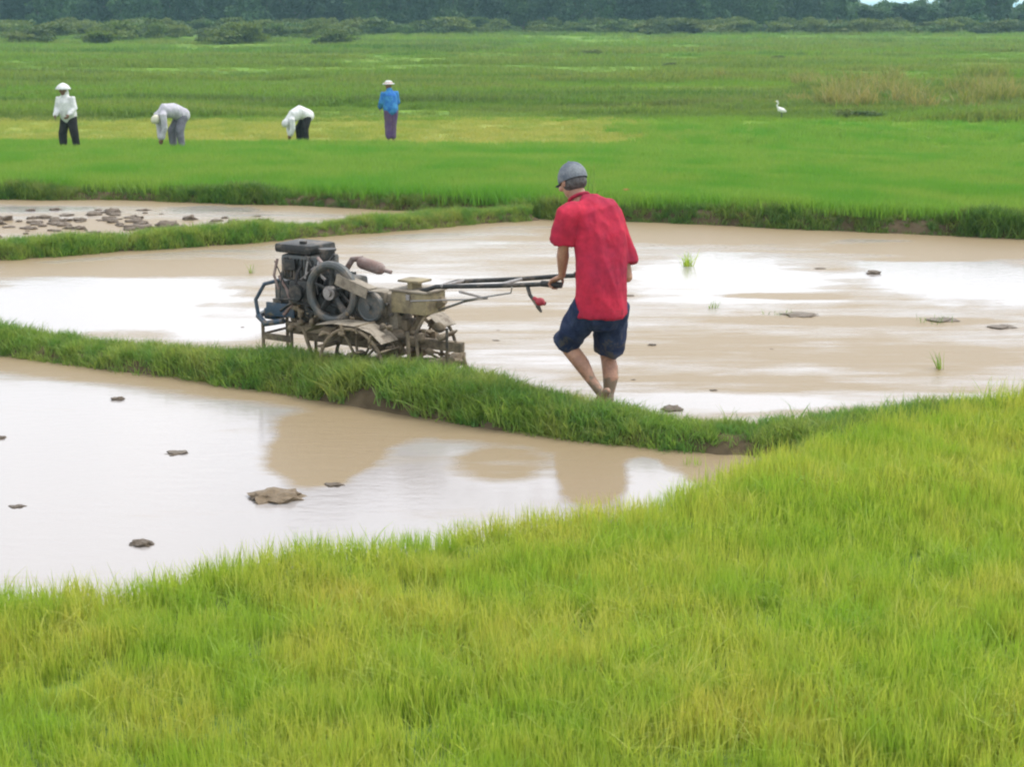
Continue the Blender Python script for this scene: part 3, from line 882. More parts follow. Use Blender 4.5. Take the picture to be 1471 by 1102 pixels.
mb = MB()
shl = lsh.lerp(rsh, .5)
SDX = (lsh - rsh).normalized()
mb.tube([L_(W(864, 453, .02)), L_(W(864, 440, .02)), L_(W(865, 405, .02)), L_(W(866, 370, .04)), L_(W(862, 338, .06)), shl + Vector((.03, -.01, .005)), shl.lerp(nb, .55) + Vector((.015, -.01, .02)), nb + Vector((.012, -.015, .0))],
        [(.182, .145), (.18, .145), (.178, .14), (.182, .135), (.182, .125), (.165, .09), (.115, .075), (.066, .06)], 30, side=SDX)
for sh, el in ((lsh, lel), (rsh, rel)):
    e_ = sh.lerp(el, .80)
    mb.tube([shl.lerp(sh, .35), shl.lerp(sh, .7) + Vector((0, 0, .002)), sh.lerp(shl, .04) - Vector((0, 0, .02)), sh.lerp(el, .4), e_], [.07, .074, .07, .073, .083], 20)
shirt = mb.fuse('shirt', M['shirt_red'], man, .0085, 5, lambda p, c1=creases(4.2, .020, .3), c2=creases(11, .005, .5): c1(p) + c2(p))
mb = MB(); mb.ring(nb + (hd - nb) * .22, .066, (.012, .012), (hd - nb), 28, 8)
mb.build('collar', M['shirt_red'], shirt, True)
mb = MB()
mb.limb([pel + Vector((0, 0, .04)), pel + Vector((0, 0, -.04))], [(.165, .135), (.17, .14)], 20, side=LFT)
mb.tube([lhip, lhip.lerp(lkn, .5), lhip.lerp(lkn, .98)], [.10, .098, .086], 20)
mb.tube([rhip, rhip.lerp(rkn, .45), rhip.lerp(rkn, .88)], [.110, .106, .104], 20)
mb.tube([lhip.lerp(rhip, .5), lhip.lerp(rhip, .5) - Vector((0, 0, .15))], [.12, .10], 20)
mb.fuse('shorts', M['shorts'], man, .008, 4, creases(8.0, .013, .5))
# cap: crown of six panels, band, peak
mb = MB()
cc = hd + hu * .025 - hf * .005
vs, fs = [], []
for i in range(9):
    th = math.pi * .56 * i / 8
    for k in range(24):
        ph = 2 * math.pi * k / 24
        seam = 1 - .025 * (abs(math.cos(ph * 3)) > .97)
        v = hrot @ Vector((.112 * math.sin(th) * math.cos(ph) * seam, .092 * math.sin(th) * math.sin(ph) * seam, .108 * math.cos(th)))
        vs.append(cc + v)
for i in range(8):
    for k in range(24):
        fs.append((i * 24 + k, (i + 1) * 24 + k, (i + 1) * 24 + (k + 1) % 24, i * 24 + (k + 1) % 24))
mb.add(vs, fs)
cap = mb.build('cap', M['cap'], man, True)
mb = MB(); mb.ball(cc + hf * .115 - hu * .012, (.05, .06, .008), hrot, 18, 6)
mb.build('peak', M['cap_dark'], cap, True)
mb = MB(); mb.ball(cc + hu * .108, .009, seg=8, rings=6); mb.build('button', M['cap'], cap, True)
mb = MB(); mb.ball(hd - hf * .018 - hu * .012, (.089, .079, .062), hrot, 18, 10)
mb.build('hair', M['hair'], man, True)

# ------- the four workers far off in the strip
def worker(feet_px, joints, mats, label, hat='cloth', facing=(-1, 0, 0), s=1.0, headdir=None):
    fx, fy = feet_px
    base = ground(fx, fy, 0)
    for _ in range(6): base = ground(fx, fy, float(terrain(np.array([base.x]), np.array([base.y]))[0]))
    root = empty('person', base); tag(root, label, 'person', 'workers in the far field')
    k = {n: Vector(v) * s for n, v in joints.items()}
    fc = Vector(facing).normalized(); lf = Vector((0, 0, 1)).cross(fc)
    def sd(v): return Vector(v)
    mb = MB()
    mb.limb([k['pel'], k['mid'], k['chest'], k['nb']], [(.14, .10), (.13, .1), (.15, .1), (.06, .055)], 16, side=lf)
    mb.limb([k['nb'], k['head']], [.05, .05], 10)
    for q in 'lr':
        mb.limb([k[q + 'sh'], k[q + 'el'], k[q + 'wr']], [.05, .038, .028], 10)
        kn = k[q + 'wr'] + (k[q + 'wr'] - k[q + 'el']).normalized() * .07
        hand(mb, k[q + 'wr'], kn, lf * (-1 if q == 'l' else 1), fc, .5)
        mb.limb([k[q + 'hip'], k[q + 'kn'], k[q + 'an']], [.085, .055, .035], 12)
        foot(mb, k[q + 'an'], fc + Vector((0, 0, -.05)))
    hdv = Vector(headdir) if headdir else fc
    up = (k['head'] - k['nb']).normalized()
    f, l, u, rot = head(mb, k['head'], hdv, up)
    mb.fuse('body', M['skin_dark'], root, .011, 2)
    mb = MB()
    mb.limb([k['pel'].lerp(k['mid'], -.15), k['mid'], k['chest'], k['nb']], [(.20, .17), (.20, .175), (.205, .165), (.085, .08)], 18, side=lf)
    for q in 'lr':
        mb.limb([k['chest'].lerp(k[q + 'sh'], .5), k[q + 'sh'], k[q + 'el'], k[q + 'el'].lerp(k[q + 'wr'], .85)], [.088, .085, .075, .06], 12)
    mb.fuse('shirt', M[mats[0]], root, .014, 3, folds(8, .015))
    mb = MB()
    mb.limb([k['pel'] + Vector((0, 0, .02)), k['pel'] - Vector((0, 0, .06))], [(.155, .125)] * 2, 16, side=lf)
    for q in 'lr':
        mb.limb([k[q + 'hip'], k[q + 'kn'], k[q + 'kn'].lerp(k[q + 'an'], .8)], [.12, .10, .085], 14)
    mb.fuse('trousers', M[mats[1]], root, .014, 3, folds(8, .012))
    c = k['head']
    if hat == 'cone':
        mb = MB(); mb.tube([c + u * .02, c + u * .05, c + u * .11, c + u * .15, c + u * .17], [.17, .165, .12, .06, .01], 24)
        mb.build('hat', M[mats[2]], root, True)
        mb = MB(); mb.limb([c - f * .03 + u * .03, c - f * .06 - u * .07, c - f * .04 - u * .15], [(.085, .09), (.09, .085), (.10, .09)], 14)
        mb.fuse('headscarf', M[mats[2]], root, .012, 2)
    elif hat == 'brim':
        mb = MB(); mb.tube([c + u * .04, c + u * .055, c + u * .07], [.16, .165, .12], 24); mb.tube([c + u * .06, c + u * .11, c + u * .135], [.1, .095, .06], 20)
        mb.build('hat', M[mats[2]], root, True)
        mb = MB(); mb.ring(c + u * .072, .1, (.006, .012), u, 24, 6); mb.build('hat_band', M['petal'], root, True)
    else:
        mb = MB(); mb.ball(c + u * .035 - f * .01, (.115, .1, .1), rot); mb.limb([c - f * .05 + u * .0, c - f * .06 - u * .1], [(.085, .06), (.095, .06)], 14)
        mb.fuse('headscarf', M[mats[2]], root, .012, 2)
    return root
def stand(lean=0.0, yaw=0.0, spread=.12, arms='down'):
    j = dict(lan=(0, spread, .07), ran=(0, -spread, .07), lkn=(.03, spread * .9, .42), rkn=(.02, -spread * .9, .42), lhip=(-.01, .085, .80), rhip=(-.01, -.085, .80),
             pel=(0, 0, .86), mid=(.02 + lean * .3, 0, 1.02), chest=(.03 + lean * .7, 0, 1.2), nb=(.04 + lean, 0, 1.34), head=(.07 + lean * 1.3, 0, 1.46),
             lsh=(.03 + lean * .85, .18, 1.27), rsh=(.03 + lean * .85, -.18, 1.27), lel=(.05 + lean * .5, .24, 1.02), rel=(.05 + lean * .5, -.24, 1.02),
             lwr=(.22 + lean * .5, .2, .88), rwr=(.24 + lean * .5, -.18, .86))
    return rotj(j, yaw)
def bent(yaw=0.0, low=0.0):
    j = dict(lan=(-.05, .12, .07), ran=(.05, -.12, .07), lkn=(.0, .12, .42), rkn=(.08, -.12, .42), lhip=(-.1, .09, .72), rhip=(-.1, -.09, .72),
             pel=(-.1, 0, .78), mid=(.08, 0, .87), chest=(.28, 0, .84 - low), nb=(.42, 0, .76 - low), head=(.50, 0, .66 - low),
             lsh=(.38, .17, .76 - low), rsh=(.38, -.17, .76 - low), lel=(.36, .17, .5 - low * .7), rel=(.34, -.17, .5 - low * .7),
             lwr=(.40, .10, .27), rwr=(.36, -.10, .25))
    return rotj(j, yaw)
def rotj(j, yaw):
    m = Matrix.Rotation(yaw, 3, 'Z')
    return {k: tuple(m @ Vector(v)) for k, v in j.items()}
def fdir(yaw): return (math.cos(yaw), math.sin(yaw), 0)
worker((101, 216), stand(.06, R(250), .19), ('white_cloth', 'black_cloth', 'white_cloth'), 'standing worker in white top, white rounded hat and black trousers in the far field', 'cone', fdir(R(250)), .94)
worker((256, 216), bent(R(214), -.03), ('grey_cloth', 'slate_cloth', 'cream_cloth'), 'bending worker in pale grey shirt, slate trousers and cream headscarf in the far field', 'cloth', fdir(R(200)), 1.06, (-.6, -.2, -.8))
worker((436, 207), bent(R(208), .08), ('white_cloth', 'black_cloth', 'white_cloth'), 'bending worker in white shirt and dark trousers in the far field', 'cloth', fdir(R(187)), .95, (-.6, -.1, -.8))
worker((562, 203), stand(.03, R(120), .07), ('blue_cloth', 'purple_cloth', 'white_cloth'), 'standing worker in blue shirt and pale brimmed hat in the far field', 'brim', fdir(R(120)), 1.0)

# ------------------------------------------------------------------ the hand tractor
tp = ground(560, 545, 0)
TR_ROT = math.atan2(F_TR.y, F_TR.x)
tr = empty('hand_tractor', tp, TR_ROT)
tag(tr, 'muddy two-wheeled hand tractor with exposed engine and long handlebars in the flooded paddy', 'hand tractor')
trm = Matrix.Translation(tp) @ Matrix.Rotation(TR_ROT, 4, 'Z'); trinv = trm.inverted()
def part(name, mb, mat, par=None, angle=35): return mb.build(name, M[mat], par or tr, angle=angle)
# chassis
for sy in (-.13, .13):
    part('chassis_rail', MB().box((.25, sy, .335), (1.15, .05, .06), bev=.008), 'mud_metal')
mb = MB()
for xx in (-.25, .1, .45, .78): mb.box((xx, 0, .335), (.04, .21, .045), bev=.006)
part('cross_member', mb, 'mud_metal')
# engine
eb = part('engine_block', MB().box((.56, 0, .52), (.52, .26, .24), bev=.03).box((.36, .0, .62), (.2, .24, .2), bev=.03).box((.45, .145, .5), (.2, .05, .18), bev=.02), 'iron_grey')
mb = MB()
for i in range(7): mb.box((.40 + i * .03, 0, .665), (.012, .30, .13), bev=.003)
mb.box((.49, 0, .66), (.20, .25, .12), bev=.01)
part('cooling_fins', mb, 'iron', eb)
part('cylinder_head', MB().box((.88, 0, .56), (.12, .22, .2), bev=.025).box((.955, 0, .57), (.04, .17, .14), bev=.02), 'iron_grey')
hop = part('radiator', MB().box((.70, .0, .765), (.34, .27, .19), bev=.03), 'iron_grey')
mb = MB()
for i in range(9): mb.box((.57 + i * .032, .139, .765), (.012, .008, .14))
part('radiator_grille', mb, 'iron', hop)
part('radiator_cap', MB().cyl((.72, 0, .86), (.72, 0, .885), .035), 'steel', hop)
ft_ = part('fuel_tank', MB().box((.76, -.02, .90), (.34, .30, .07), bev=.025), 'iron')
part('filler_cap', MB().cyl((.72, .05, .93), (.72, .05, .955), .028), 'iron', ft_)
part('air_cleaner', MB().cyl((.50, .05, .78), (.50, .05, .90), .055).cyl((.50, .05, .90), (.50, .05, .915), .065), 'iron')
part('silencer', MB().tube([(.48, -.12, .72), (.42, -.14, .82), (.33, -.14, .83)], .022, 10).limb([(.33, -.14, .80), (.18, -.14, .77)], [.045, .045], 16).tube([(.18, -.14, .77), (.08, -.15, .75)], .015, 10), 'rust')
part('starter_housing', MB().box((.62, .17, .60), (.24, .07, .18), bev=.02).cyl((.66, .2, .60), (.66, .235, .60), .06, 18), 'iron')
part('mud_pan', MB().box((.3, 0, .27), (.75, .22, .08), bev=.02), 'mud_metal')
part('oil_pan', MB().box((.52, 0, .41), (.46, .24, .09), bev=.02), 'iron')
part('pipe_clutter', MB().tube([(.86, .16, .70), (.78, .18, .62), (.74, .17, .5), (.82, .17, .42)], .014, 8).tube([(.5, .16, .86), (.44, .2, .84), (.36, .17, .76)], .012, 8).tube([(.9, .13, .82), (.92, .15, .7), (.88, .15, .6)], .010, 8), 'rust')
part('bracket', MB().tube([(.55, .1, .85), (.5, .15, .74), (.42, .17, .7)], .012, 8).tube([(.6, .14, .86), (.62, .16, .7)], .01, 8).tube([(.52, .16, .8), (.75, .16, .62)], .008, 8), 'steel')
part('fuel_pipe', MB().tube([(.62, .15, .87), (.55, .18, .8), (.6, .18, .68), (.7, .17, .58)], .006, 8).tube([(.8, .13, .84), (.86, .15, .7), (.84, .13, .6)], .006, 8), 'rubber')
# flywheel on the near side
fw = part('flywheel', MB().ring((.31, .245, .64), .195, (.03, .032), (0, 1, 0), 44, 10), 'iron_grey')
for k in range(5):
    a = 2 * math.pi * k / 5 + .3
    part('spoke', MB().tube([(.31, .24, .64), (.31 + math.cos(a) * .18, .24, .64 + math.sin(a) * .18)], [(.028, .014), (.02, .012)], 8), 'iron', fw)
part('hub', MB().cyl((.31, .18, .64), (.31, .29, .64), .05, 20).cyl((.31, .29, .64), (.31, .31, .64), .028, 12), 'steel', fw)
part('pulley', MB().ring((.31, .20, .64), .10, (.02, .025), (0, 1, 0), 32, 8).cyl((.31, .185, .64), (.31, .215, .64), .1, 28), 'iron', fw)
# gearbox and its pulley and belt
gb = part('gearbox', MB().box((.02, 0, .50), (.34, .20, .30), bev=.04).box((.0, 0, .30), (.18, .16, .22), bev=.03).box((.08, .1, .56), (.28, .06, .2), bev=.03), 'beige_metal')
mb = MB()
for a in range(8): mb.cyl((.02 + .13 * math.cos(a * .785), .1, .5 + .1 * math.sin(a * .785)), (.02 + .13 * math.cos(a * .785), .136, .5 + .1 * math.sin(a * .785)), .011, 6)
part('bolt', mb, 'steel', gb)
part('belt_pulley', MB().ring((.0, .21, .56), .095, (.018, .025), (0, 1, 0), 32, 8).cyl((.0, .19, .56), (.0, .23, .56), .09, 28).cyl((.0, .1, .56), (.0, .25, .56), .02, 12), 'iron_grey')
mb = MB()
for dy in (-.012, .012):
    mb.tube([(.31, .205 + dy, .745), (.0, .205 + dy, .655)], .007, 6); mb.tube([(.31, .205 + dy, .535), (.0, .205 + dy, .465)], .007, 6)
part('belt', mb, 'rubber')
part('belt_guard', MB().box((.10, .235, .735), (.30, .09, .012), Matrix.Rotation(R(-16), 3, 'Y'), bev=.004).box((.12, .275, .70), (.28, .006, .07), Matrix.Rotation(R(-16), 3, 'Y')), 'beige_metal')
# toolbox behind
tb = part('toolbox', MB().box((-.28, .03, .60), (.30, .24, .15), bev=.012), 'box_tan')
part('lid', MB().box((-.28, .03, .684), (.32, .26, .014), bev=.004), 'beige_metal', tb)
part('latch', MB().box((-.28, .156, .645), (.03, .008, .04)), 'steel', tb)
part('pallet_board', MB().box((-.25, .03, .745), (.18, .16, .016), bev=.003).box((-.25, .03, .715), (.04, .12, .05)), 'box_tan')
part('rear_post', MB().tube([(-.20, 0, .36), (-.30, 0, .5), (-.48, 0, .62)], .03, 10).box((-.1, 0, .42), (.2, .12, .08), bev=.01), 'mud_metal')
# front bumper and stand
part('bumper', MB().tube([(.80, .20, .38), (.98, .19, .34), (1.08, .15, .38), (1.11, .0, .40), (1.08, -.15, .38), (.98, -.19, .34), (.8, -.2, .38)], .022, 10)
     .tube([(1.08, .15, .38), (1.11, .14, .50), (1.04, .12, .62), (.9, .1, .66)], .015, 8).tube([(1.08, -.15, .38), (1.11, -.14, .5), (1.04, -.12, .62), (.9, -.1, .66)], .015, 8)
     .box((.90, 0, .42), (.24, .30, .05), bev=.01).box((.86, .16, .45), (.26, .02, .10), bev=.006), 'blue_metal')
part('front_weight', MB().box((1.0, 0, .40), (.12, .24, .09), bev=.02), 'blue_metal')
for sy in (.14, -.14):
    part('front_stand', MB().tube([(1.05, sy, .34), (1.05, sy, -.08)], .013, 8).tube([(.78, sy, .30), (.78, sy, -.08)], .013, 8)
         .box((.915, sy, .235), (.27, .02, .045)).box((.915, sy, .03), (.27, .018, .03)), 'mud_metal')
part('stand_brace', MB().tube([(1.05, .14, .25), (1.05, -.14, .25)], .01, 8), 'mud_metal')
part('stand_leg', MB().tube([(.66, .15, .33), (.56, .17, .12), (.56, .17, -.08)], .014, 8), 'mud_metal')
# cage wheels
for sy in (.36, -.36):
    cwl = part('cage_wheel', MB().ring((0, sy - .09, .17), .27, (.013, .013), (0, 1, 0), 40, 8).ring((0, sy + .09, .17), .27, (.013, .013), (0, 1, 0), 40, 8), 'mud_metal')
    for k in range(14):
        a = 2 * math.pi * k / 14
        part('lug', MB().box((math.cos(a) * .28, sy, .17 + math.sin(a) * .28), (.055, .22, .012), Matrix.Rotation(-a + R(20), 3, 'Y')), 'mud_metal', cwl)
    for k in range(6):
        for q in (-.08, .08):
            a = 2 * math.pi * k / 6 + .2
            part('spoke', MB().tube([(math.cos(a) * .04, sy, .17 + math.sin(a) * .04), (math.cos(a) * .27, sy + q, .17 + math.sin(a) * .27)], .01, 6), 'mud_metal', cwl)
    part('hub', MB().cyl((0, sy - .06, .17), (0, sy + .06, .17), .07, 16), 'iron', cwl)
    part('mudguard', MB().tube([(-.27, sy, .36), (-.18, sy, .43), (-.05, sy, .462), (.15, sy, .465), (.3, sy, .44), (.4, sy, .38)], [(.10, .006)] * 6, 10, side=(0, 1, 0)), 'beige_metal')
    part('mudguard_stay', MB().tube([(.2, sy * .3, .36), (.2, sy, .45)], .012, 8), 'mud_metal')
part('axle', MB().cyl((0, -.42, .17), (0, .42, .17), .022, 12), 'iron')
# plough and depth rods at the back
pl = part('plough_beam', MB().box((-.38, 0, .30), (.5, .06, .07), bev=.01).box((-.5, 0, .2), (.05, .4, .05), bev=.008), 'mud_metal')
for sy in (-.17, 0, .17):
    part('tine', MB().tube([(-.5, sy, .24), (-.55, sy, .1), (-.5, sy, -.08), (-.44, sy, -.12)], [.018, .018, .016, .01], 8), 'mud_metal', pl)
part('mouldboard', MB().box((-.36, .08, .12), (.34, .02, .2), Matrix.Rotation(R(25), 3, 'Z') @ Matrix.Rotation(R(-15), 3, 'X'), bev=.005), 'iron', pl)
part('depth_rod', MB().tube([(-.58, .12, .45), (-.58, .12, -.06)], .010, 8), 'iron')
part('depth_rod', MB().tube([(-.33, .24, .42), (-.36, .24, .0)], .014, 8), 'mud_metal')
part('depth_rod', MB().tube([(-.40, .12, .52), (-.36, .18, .40), (-.42, .2, -.04)], .012, 8), 'mud_metal')
# handlebars
gl_, gr_ = trinv @ GRIP_L, trinv @ GRIP_R
for gpt, sy in ((gl_, 1), (gr_, -1)):
    hb = part('handlebar', MB().tube([(-.16, .07 * sy, .50), (-.34, .09 * sy, .68), (-.50, .13 * sy, .735), (-.95, .5 * (.13 * sy + gpt.y), .5 * (.735 + gpt.z)), (gpt.x + .22, gpt.y * .98, gpt.z - .02), (gpt.x + .05, gpt.y, gpt.z)], .016, 12), 'iron')
    part('grip', MB().tube([(gpt.x + .09, gpt.y, gpt.z), (gpt.x - .06, gpt.y, gpt.z + .002)], .021, 14), 'rubber', hb)
part('handlebar_brace', MB().tube([(-.55, .14, .745), (-.55, -.14, .745)], .012, 8).tube([(-.95, .5 * (.13 + gl_.y), .5 * (.735 + gl_.z)), (-.95, .5 * (-.13 + gr_.y), .5 * (.735 + gl_.z))], .012, 8).tube([(-.45, .02, .55), (-.75, .15, .66), (-.95, .18, .70), (-.7, .14, .72)], .009, 8), 'steel')
part('control_rod', MB().tube([(-.3, .15, .62), (-.8, .17, .68), (-1.15, .2, .76), (gpt.x + .22, .2, .80)], .006, 6), 'steel')
mb = MB(); rr_ = random.Random(5)
for a, b, n, sp_, sz in [((-.3, .15, .34), (.8, .15, .34), 26, .03, .028), ((-.3, -.12, .34), (.8, -.12, .34), 12, .03, .028), ((-.15, .1, .3), (.2, .12, .45), 16, .05, .035),
                     ((-.27, .36, .36), (.38, .36, .40), 18, .07, .022), ((.3, .16, .42), (.8, .16, .44), 14, .04, .026), ((-.6, .05, .3), (-.2, .05, .32), 12, .06, .03),
                     ((0, .3, .17), (0, .42, .17), 8, .04, .04), ((-.5, -.2, .2), (-.5, .2, .2), 10, .03, .03), ((.55, .12, .48), (.9, .12, .46), 10, .04, .025)]:
    for i in range(n):
        p_ = Vector(a).lerp(Vector(b), rr_.random()) + Vector([rr_.gauss(0, sp_) for _ in range(3)]); q_ = sz * rr_.uniform(.5, 1.4)
        mb.ball(p_, (q_ * rr_.uniform(.7, 1.6), q_, q_ * rr_.uniform(.5, 1.1)), None, 8, 5)
ck = mb.fuse('caked_mud', M['mud_metal'], tr, .011, 1, lambda p: .012 * mnoise.noise(p * 26)); ck['kind'] = 'stuff'
for i in range(9):
    a = Vector((rr_.uniform(.3, .95), rr_.uniform(.08, .2), rr_.uniform(.72, .9))); b = Vector((rr_.uniform(.1, .9), rr_.uniform(.17, .24), rr_.uniform(.4, .66)))
    m_ = a.lerp(b, .5) + Vector((rr_.uniform(-.08, .08), .06, rr_.uniform(-.12, .04)))
    part('cable', MB().tube([a, a.lerp(m_, .5) + Vector((0, .02, 0)), m_, m_.lerp(b, .5), b], rr_.choice([.005, .008, .011]), 6), rr_.choice(['rubber', 'rust', 'iron', 'rubber']))
for i in range(6):
    x_ = rr_.uniform(.32, .95); part('bracket', MB().box((x_, rr_.uniform(.14, .18), rr_.uniform(.45, .84)), (rr_.uniform(.04, .12), .02, rr_.uniform(.03, .09)), Matrix.Rotation(rr_.uniform(-.6, .6), 3, 'Y'), bev=.004), rr_.choice(['iron', 'rust', 'iron_grey', 'steel']))
lx = gl_.x
lv = part('clutch_lever', MB().tube([(lx + .20, gl_.y, gl_.z - .03), (lx + .17, gl_.y + .02, gl_.z - .08), (lx + .11, gl_.y + .02, gl_.z - .15)], [.014, .013, .012], 10).tube([(lx + .11, gl_.y + .02, gl_.z - .15), (lx + .08, gl_.y + .02, gl_.z - .19)], [.016, .008], 10), 'iron')
part('knob', MB().ball((lx + .09, gl_.y + .02, gl_.z - .12), (.034, .03, .028)).tube([(lx + .14, gl_.y + .02, gl_.z - .10), (lx + .05, gl_.y + .02, gl_.z - .13)], .014, 10), 'red_rubber', lv)

# ------------------------------------------------------------------ clods, weeds, egret, bloom
def clod_mesh(seed, sq=.35):
    bm = bmesh.new(); bmesh.ops.create_icosphere(bm, subdivisions=3, radius=1)
    for v in bm.verts:
        q = v.co * 1.3 + Vector((seed * 3.1, 0, 0))
        v.co *= 1 + .55 * mnoise.noise(q) + .4 * mnoise.noise(q * 2.7) + .26 * mnoise.noise(q * 6)
        v.co.z *= sq
    me = bpy.data.meshes.new('mud_clod'); bm.to_mesh(me); bm.free(); me.materials.append(M['mud'])
    return me
clods = [clod_mesh(i) for i in range(7)]
def clod(px, py, wpx, label, group=None, zz=.0, hs=1.0):
    p = ground(px, py, 0); sc = wpx / 2 / (FPX / p.y) 
    o = link_mesh('mud_clod', random.choice(clods), None, None, True); o.location = (p.x, p.y, zz)
    o.rotation_euler = (0, 0, random.uniform(-.4, .4)); o.scale = (sc, sc * .8, sc * hs)
    tag(o, label, 'mud clod', group)
    return o
clod(400, 715, 78, 'wide tan hump of mud breaking the water of the nearest paddy', hs=.9).data = (lambda m_: (m_.materials.clear(), m_.materials.append(M['tan_mud']), m_)[2])(clods[2].copy())
clod(374, 717, 26, 'dark clod at the left tip of the tan mud hump')
clod(205, 782, 36, 'dark lump of mud close to the seedlings at lower left')
clod(0, 630, 20, 'dark clod cut by the left edge of the picture')
clod(255, 651, 34, 'thin grey sliver of mud lying flat in the bright water', hs=.35)
clod(25, 728, 26, 'small low clod in the bright water near the left edge', hs=.4)
clod(170, 574, 22, 'small tan clod just below the grassy bank at left')
clod(480, 697, 30, 'low clod in the water between the tan hump and the bank', hs=.5)
clod(965, 589, 32, 'dark clod beside the bank to the right of the walking man')
clod(1240, 597, 24, 'dark clod against the bank at lower right of the flooded field', hs=.8)
clod(1255, 393, 22, 'lone dark clod in the pale water right of the man')
clod(1180, 386, 16, 'small clod left of the lone dark clod', hs=.5)
clod(1440, 470, 40, 'long low mud bar near the right edge of the flooded field', hs=.4)
clod(1355, 460, 46, 'narrow mud bar carrying weeds in the right half of the field', hs=.35)
clod(1150, 452, 50, 'flat streak of mud in the middle of the right-hand water', hs=.3)
clod(905, 425, 16, 'tiny clod just right of the red shirt hem', hs=.6)
for i in range(120):
    px_ = abs(random.gauss(0, 190)) + random.uniform(-60, 60); py_ = random.uniform(300, 343) if i % 3 else random.uniform(312, 332)
    if py_ > 350 - .07 * px_: continue
    clod(px_, py_, random.uniform(6, 24) * (1.5 if i % 9 == 0 else 1), 'dark clod in the churned mud of the small far-left paddy', 'clods in the far-left paddy', hs=random.uniform(.5, 1.6))

for i in range(16):
    if i < 6: px_, py_ = random.uniform(660, 1130), random.uniform(470, 585)
    else: px_, py_ = random.uniform(250, 720), random.uniform(450, 530)
    clod(px_, py_, random.uniform(5, 14), 'crumb of churned mud in the water around the hand tractor and the walking man', 'crumbs of churned mud', hs=random.uniform(.3, .8))
def weed(px, py, h, nb, label, wide=.04, cat='weed', mat='bank', group=None, z=0.0):
    p = ground(px, py, z)
    for _ in range(5 if z is None or z != 0 else 0): p = ground(px, py, float(terrain(np.array([p.x]), np.array([p.y]))[0]))
    o = tuft('weed_tuft', nb, wide, h, max(.006, h * .05), .25, 3, M[mat], .6, random.randrange(9999))
    o.location = (p.x, p.y, p.z - .02); C.objects.link(o)
    tag(o, label, cat, group)
weed(988, 382, .2, 40, 'bright green weed tuft standing alone in the pale water right of the man', .06, mat='rice')
weed(1028, 443, .11, 26, 'small weed tuft below and right of the lone tuft', .06)
weed(362, 392, .14, 14, 'sparse upright weed in the water behind the tractor nose', .03)
weed(1350, 530, .2, 16, 'thin weed standing in the water near the right bank', .03)
weed(1345, 462, .1, 30, 'weeds on the narrow mud bar', .16)
weed(1120, 452, .08, 26, 'weeds on the flat streak of mud', .16)
for i in range(46):
    px_ = random.uniform(1150, 1520); py_ = random.uniform(112, 166)
    weed(px_, py_, random.uniform(.55, 1.2), 110, 'clump of tall reeds on the rough ground at right beyond the green field', .55, 'reeds', 'reed', 'reed clumps at upper right', z=-.4)
for i in range(40):
    px_ = random.uniform(1180, 1520); py_ = random.choice([169, 169, 168, 130]) + random.uniform(-3, 3)
    p = ground(px_, py_, FAR_Z); s_ = random.uniform(.14, .26) * (p.y / 50)
    place_bush(p.x, p.y, s_ * 1.8, s_ * .8, 'low olive scrub on the rough ground at right beyond the green field', 'scrub at upper right')
for px_, py_, s_, lb in [(965, 96, .5, 'dark lone bush in the pasture, above and right of the grey cap'), (775, 105, .35, 'small lone bush in the pasture above the cap of the man in red'),
        (60, 120, .4, 'small lone bush in the pasture just above and left of the white-hatted worker'), (225, 138, .22, 'tiny dark bush just above the grey bending worker'),
        (420, 135, .35, 'small bush just above the white bending worker'), (850, 78, .7, 'low bush in the far pasture straight above the man'),
        (1120, 84, .5, 'low bush in the far pasture straight above the egret'), (480, 60, .7, 'far lone bush above and left of the worker in blue')]:
    p = ground(px_, py_, FAR_Z)
    place_bush(p.x, p.y, s_ * 1.0, s_ * .45, lb, 'lone bushes on the far pasture')

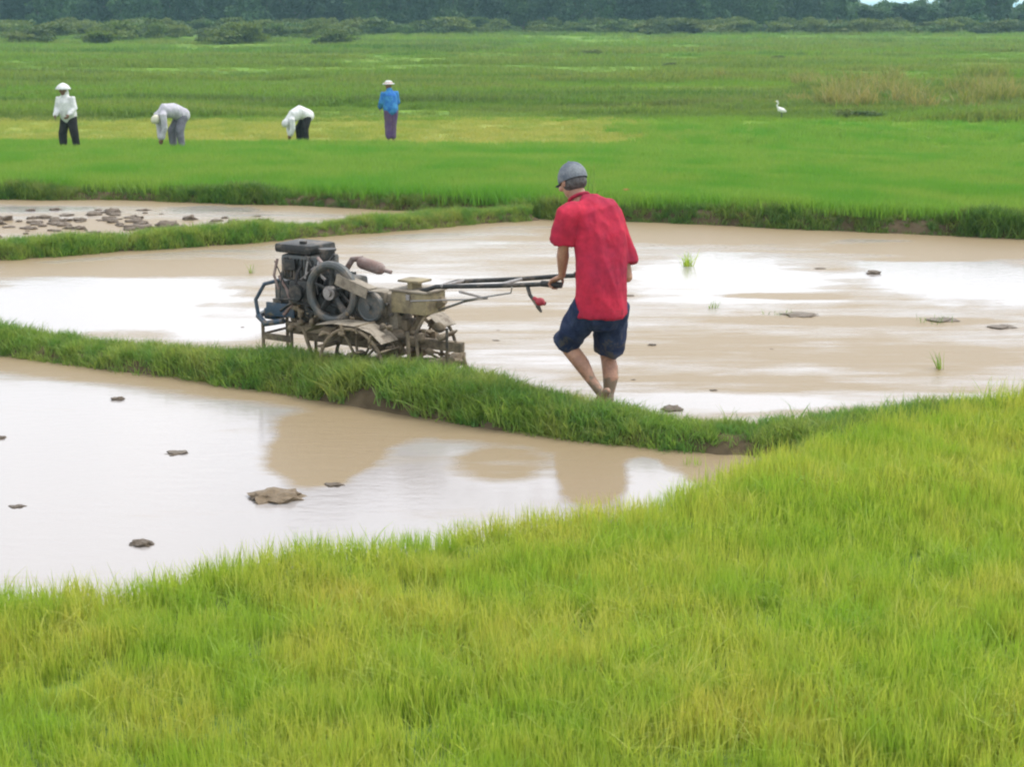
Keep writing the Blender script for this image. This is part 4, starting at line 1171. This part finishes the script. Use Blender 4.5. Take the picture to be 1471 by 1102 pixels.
weed(846, 300, .62, 16, 'thin dark weed stalks rising from the field edge behind the grey cap', .10, mat='edge', z=.1)
weed(1035, 118, .9, 60, 'single tall weed stalk in the pasture left of the egret', .2, mat='reed', z=-.4)
def egret():
    p = ground(1122, 172, FAR_Z)
    for _ in range(5): p = ground(1122, 172, float(terrain(np.array([p.x]), np.array([p.y]))[0]))
    e = empty('egret', p, R(200)); tag(e, 'small white egret standing at the back edge of the green field', 'bird')
    mb = MB(); mb.limb([(-.16, 0, .26), (-.05, 0, .30), (.08, 0, .34), (.13, 0, .40)], [(.03, .02), (.075, .08), (.07, .08), (.035, .035)], 14)
    mb.limb([(.12, 0, .38), (.17, 0, .46), (.12, 0, .52), (.15, 0, .58)], [.032, .022, .02, .026], 10)
    mb.ball((.165, 0, .59), (.04, .026, .026))
    mb.fuse('body', M['bird'], e, .008, 2)
    MB().tube([(.19, 0, .59), (.28, 0, .575)], [.01, .002], 8).build('beak', M['beak'], e, True)
    for s in (-.03, .03): MB().tube([(0, s, .27), (-.02, s, .14), (0, s, 0)], .008, 6).build('leg', M['cap_dark'], e, True)
egret()
p = ground(899, 292, .1); e = empty('flower', p); tag(e, 'tiny red bloom on the grassy bank just right of the man\'s shoulder', 'flower')
MB().tube([(0, 0, 0), (.01, 0, .1), (0, 0, .17)], .004, 6).build('stem', M['bank'], e)
mb = MB()
for k in range(6):
    a = k * 1.047; mb.ball((math.cos(a) * .028, math.sin(a) * .028, .18), (.026, .016, .012), Matrix.Rotation(a, 3, 'Z'), 8, 5)
mb.build('petals', M['petal'], e, True)

# ------------------------------------------------------------------ the air
m, nt, out = new_mat('thin_haze')
pv = nt.nodes.new('ShaderNodeVolumePrincipled')
pv.inputs['Color'].default_value = (.5, .86, .95, 1); pv.inputs['Density'].default_value = .00045; pv.inputs['Anisotropy'].default_value = .2
nt.links.new(pv.outputs['Volume'], out.inputs['Volume'])
hz = MB().box((0, 3000, 7.75), (6100, 6200, 19.5)).build('haze', m)
tag(hz, kind='stuff')
